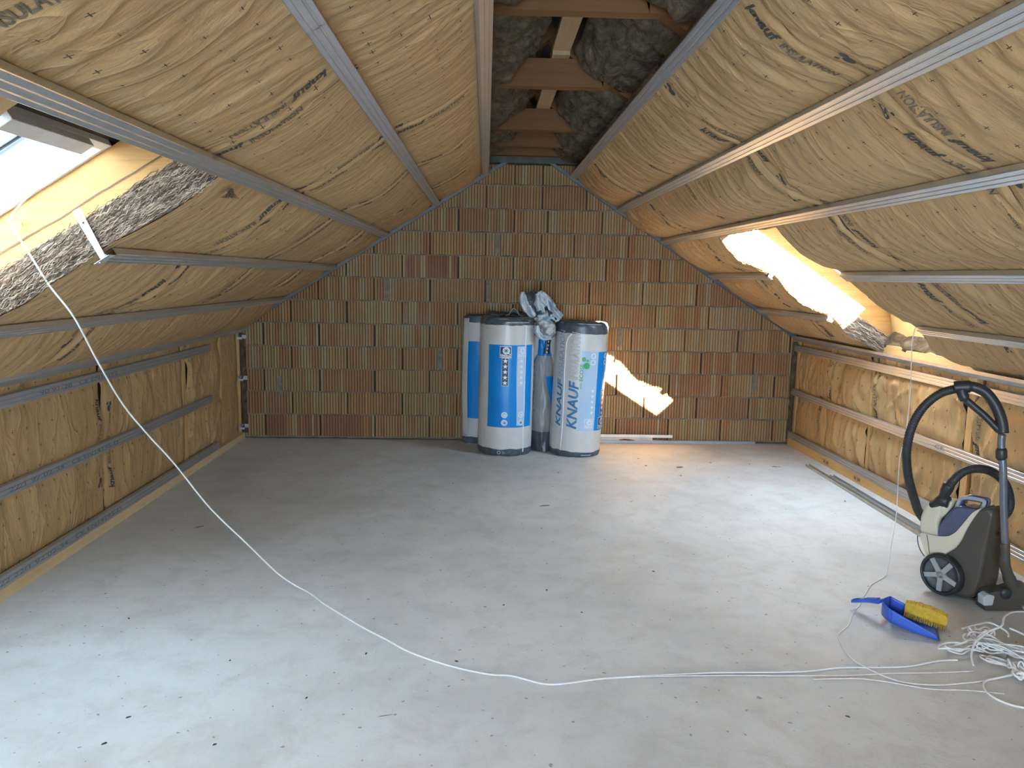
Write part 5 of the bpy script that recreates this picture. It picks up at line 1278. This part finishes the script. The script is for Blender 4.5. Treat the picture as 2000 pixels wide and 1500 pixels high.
# tangle: a bundled extension lead
TG = thing('cord_tangle', (2.13, 2.93, 0), 'heap of tangled white and pinkish cords at the right picture edge', 'cable', 'white cords')
TGo = Vector((2.13, 2.93, 0))
rr = random.Random(12)
def bundle(c, dx, dy, n, mat, hz, sd, r=.0036):
    r0 = random.Random(sd)
    for k in range(n):
        a0 = r0.uniform(0, 6.28); pts = []
        m_ = 26; ph = r0.uniform(-.3, .3); ex = r0.uniform(.75, 1.15); ey = r0.uniform(.25, .6)
        ca, sa = math.cos(math.atan2(dy, dx) + ph), math.sin(math.atan2(dy, dx) + ph); Ln = math.hypot(dx, dy)
        for i in range(m_):
            t = 2 * pi * i / (m_ - 1) * r0.choice((.8, 1.0, .93)) if False else 2 * pi * i / (m_ - 1) + a0
            x = Ln * ex * math.cos(t); y = Ln * ey * math.sin(t) * (.4 + .6 * abs(math.cos(t)))
            pts.append(Vector((c[0] + x * ca - y * sa, c[1] + x * sa + y * ca, .006 + hz * (.3 + .5 * abs(math.sin(t * 1.5 + k))) * (.5 + k / n * .5))))
        cord(pts, r, mat, 'cord_loop', '', k=4, parent=TG, org=TGo)
bundle((2.045, 3.00), .10, .03, 4, CORDW, .045, 3); bundle((2.17, 3.085), .055, .0, 4, CORDP, .085, 5, .0042)
bundle((2.20, 2.97), .10, -.10, 5, CORDW, .06, 8); bundle((2.13, 2.87), .05, -.06, 3, CORDP, .03, 11)
bundle((2.135, 2.80), .018, .055, 5, CORDW, .05, 15, .0045)
for pts in ([(2.13, 3.155, .03), (2.20, 3.155, .05), (2.26, 3.16, .055), (2.30, 3.11, .04), (2.29, 3.08, .03)],
            [(2.18, 3.145, .045), (2.17, 3.08, .03), (2.18, 3.02, .012)],
            [(2.005, 2.875, .006), (2.03, 2.93, .02), (2.08, 2.985, .05), (2.16, 3.03, .075), (2.24, 3.06, .09), (2.30, 3.13, .10), (2.40, 3.20, .09), (2.55, 3.25, .06)],
            [(2.32, 3.12, .05), (2.36, 3.06, .04), (2.37, 2.98, .03), (2.33, 2.90, .012)],
            [(2.15, 2.79, .02), (2.05, 2.78, .006), (1.975, 2.755, .0045), (1.935, 2.70, .0045), (1.93, 2.64, .0045), (1.96, 2.59, .0045), (2.02, 2.56, .0045), (2.15, 2.53, .0045), (2.35, 2.50, .0045)],
            [(2.45, 3.05, .03), (2.38, 3.06, .03), (2.34, 3.03, .02)]):
    cord(pts, .0042, CORDW, 'cord_end', '', k=8, parent=TG, org=TGo)
for c in ((2.10, 2.985, .03), (2.15, 2.805, .04)):
    b = MB(); pp = [Vector((c[0] + .012 * math.cos(a), c[1] + .004 * math.sin(a), c[2] + .018 * math.sin(a))) - TGo for a in [2 * pi * i / 14 for i in range(15)]]; b.tube(pp, .003, n=6); b.build('cable_tie', CORDW, TG, smooth=True)
b = MB(); b.box((-.045, -.03, 0), (.05, .03, .035), X=lambda p: Matrix.Rotation(-.5, 3, 'Z') @ p); o = b.build('socket_block', M2('bluish_white_plastic', (.72, .77, .88), bs=0, rough=.35), bevel=.008); o.location = (2.285, 2.905, .0); tag(o, 'bluish-white plug socket half buried in the tangled cords', 'socket')
b = MB(); b.box((-.03, -.02, 0), (.03, .02, .028), X=lambda p: Matrix.Rotation(.9, 3, 'Z') @ p); o = b.build('cable_plug', M2('grey_plug', (.45, .46, .48), bs=0), bevel=.007); o.location = (2.19, 2.975, .0); tag(o, 'small grey plug in the middle of the tangled cords', 'plug')

# ------------------------------------------------------------------ bits of debris on the screed
CH1 = M2('dark_crumb', (.06, .05, .045), bs=0, rough=.9); CH2 = M2('brown_flake', (.24, .15, .08), bs=0, rough=.9)
rr = random.Random(21)
def chip(x, y, L, w, a, mat, label, group, h=.004):
    b = MB(); n = 7; vs = []
    for i in range(n): t = 2 * pi * i / n; k = rr.uniform(.7, 1.1); vs.append((L / 2 * math.cos(t) * k, w / 2 * math.sin(t) * k, 0))
    vs += [(v[0] * .7, v[1] * .7, h * rr.uniform(.6, 1.2)) for v in vs]
    b.add(vs, [tuple(range(n - 1, -1, -1)), tuple(range(n, 2 * n))] + [(i, (i + 1) % n, (i + 1) % n + n, i + n) for i in range(n)])
    o = b.build('debris_chip', mat); o.location = (x, y, 0); o.rotation_euler = (0, 0, a); tag(o, label, 'debris', group)
GD = 'tiny crumbs scattered over the floor'; LD = 'tiny dark crumb lying loose on the bare screed'
spots = [(-.85, 2.35), (-.65, 2.62), (-.12, 2.93), (.11, 3.42), (.33, 3.62), (.48, 3.35), (1.35, 6.42), (1.9, 6.35), (2.25, 6.3), (1.55, 5.9), (1.02, 5.75), (1.95, 5.35), (2.55, 5.2), (1.25, 5.3), (1.05, 5.15), (.35, 4.6), (-1.55, 3.3), (-1.0, 2.9), (-.45, 3.0), (-1.25, 2.35), (.9, 3.9), (-.2, 5.6), (.6, 5.95), (-.35, 2.15), (1.3, 2.5)]
for x, y in spots: chip(x + rr.uniform(-.03, .03), y + rr.uniform(-.03, .03), rr.uniform(.008, .02), rr.uniform(.006, .010), rr.uniform(0, 3), CH1, LD, GD)
chip(-.93, 2.055, .035, .010, .5, CH1, 'dark twisted fragment near the bottom of the picture, left of centre', None, .006)
chip(-1.02, 2.10, .022, .006, .9, CH1, 'thin dark sliver just left of the twisted fragment at the bottom', None)
chip(-1.22, 2.52, .022, .007, .7, CH1, 'small slanted dark sliver on the blue-lit floor', None)
chip(-.33, 2.53, .07, .003, .25, CH2, 'straight thin needle lying on the bright floor left of the cord', None, .002)
chip(1.62, 6.15, .09, .022, .15, CH2, 'curled brown flake on the floor in front of the brick gable', None, .008)
chip(2.45, 6.2, .08, .012, -.1, CH2, 'narrow brown flake near the far right corner', None, .004)
chip(.42, 5.05, .09, .03, .3, CH2, 'flat brown smear of dust in the middle of the floor', None, .0015)
chip(-1.72, 4.55, .07, .02, .7, CH2, 'brown flake close to the left sole plate', None, .004)
chip(1.35, 6.2, .03, .02, .5, CH2, 'short brown flake between the rolls and the curled flake', None, .004)
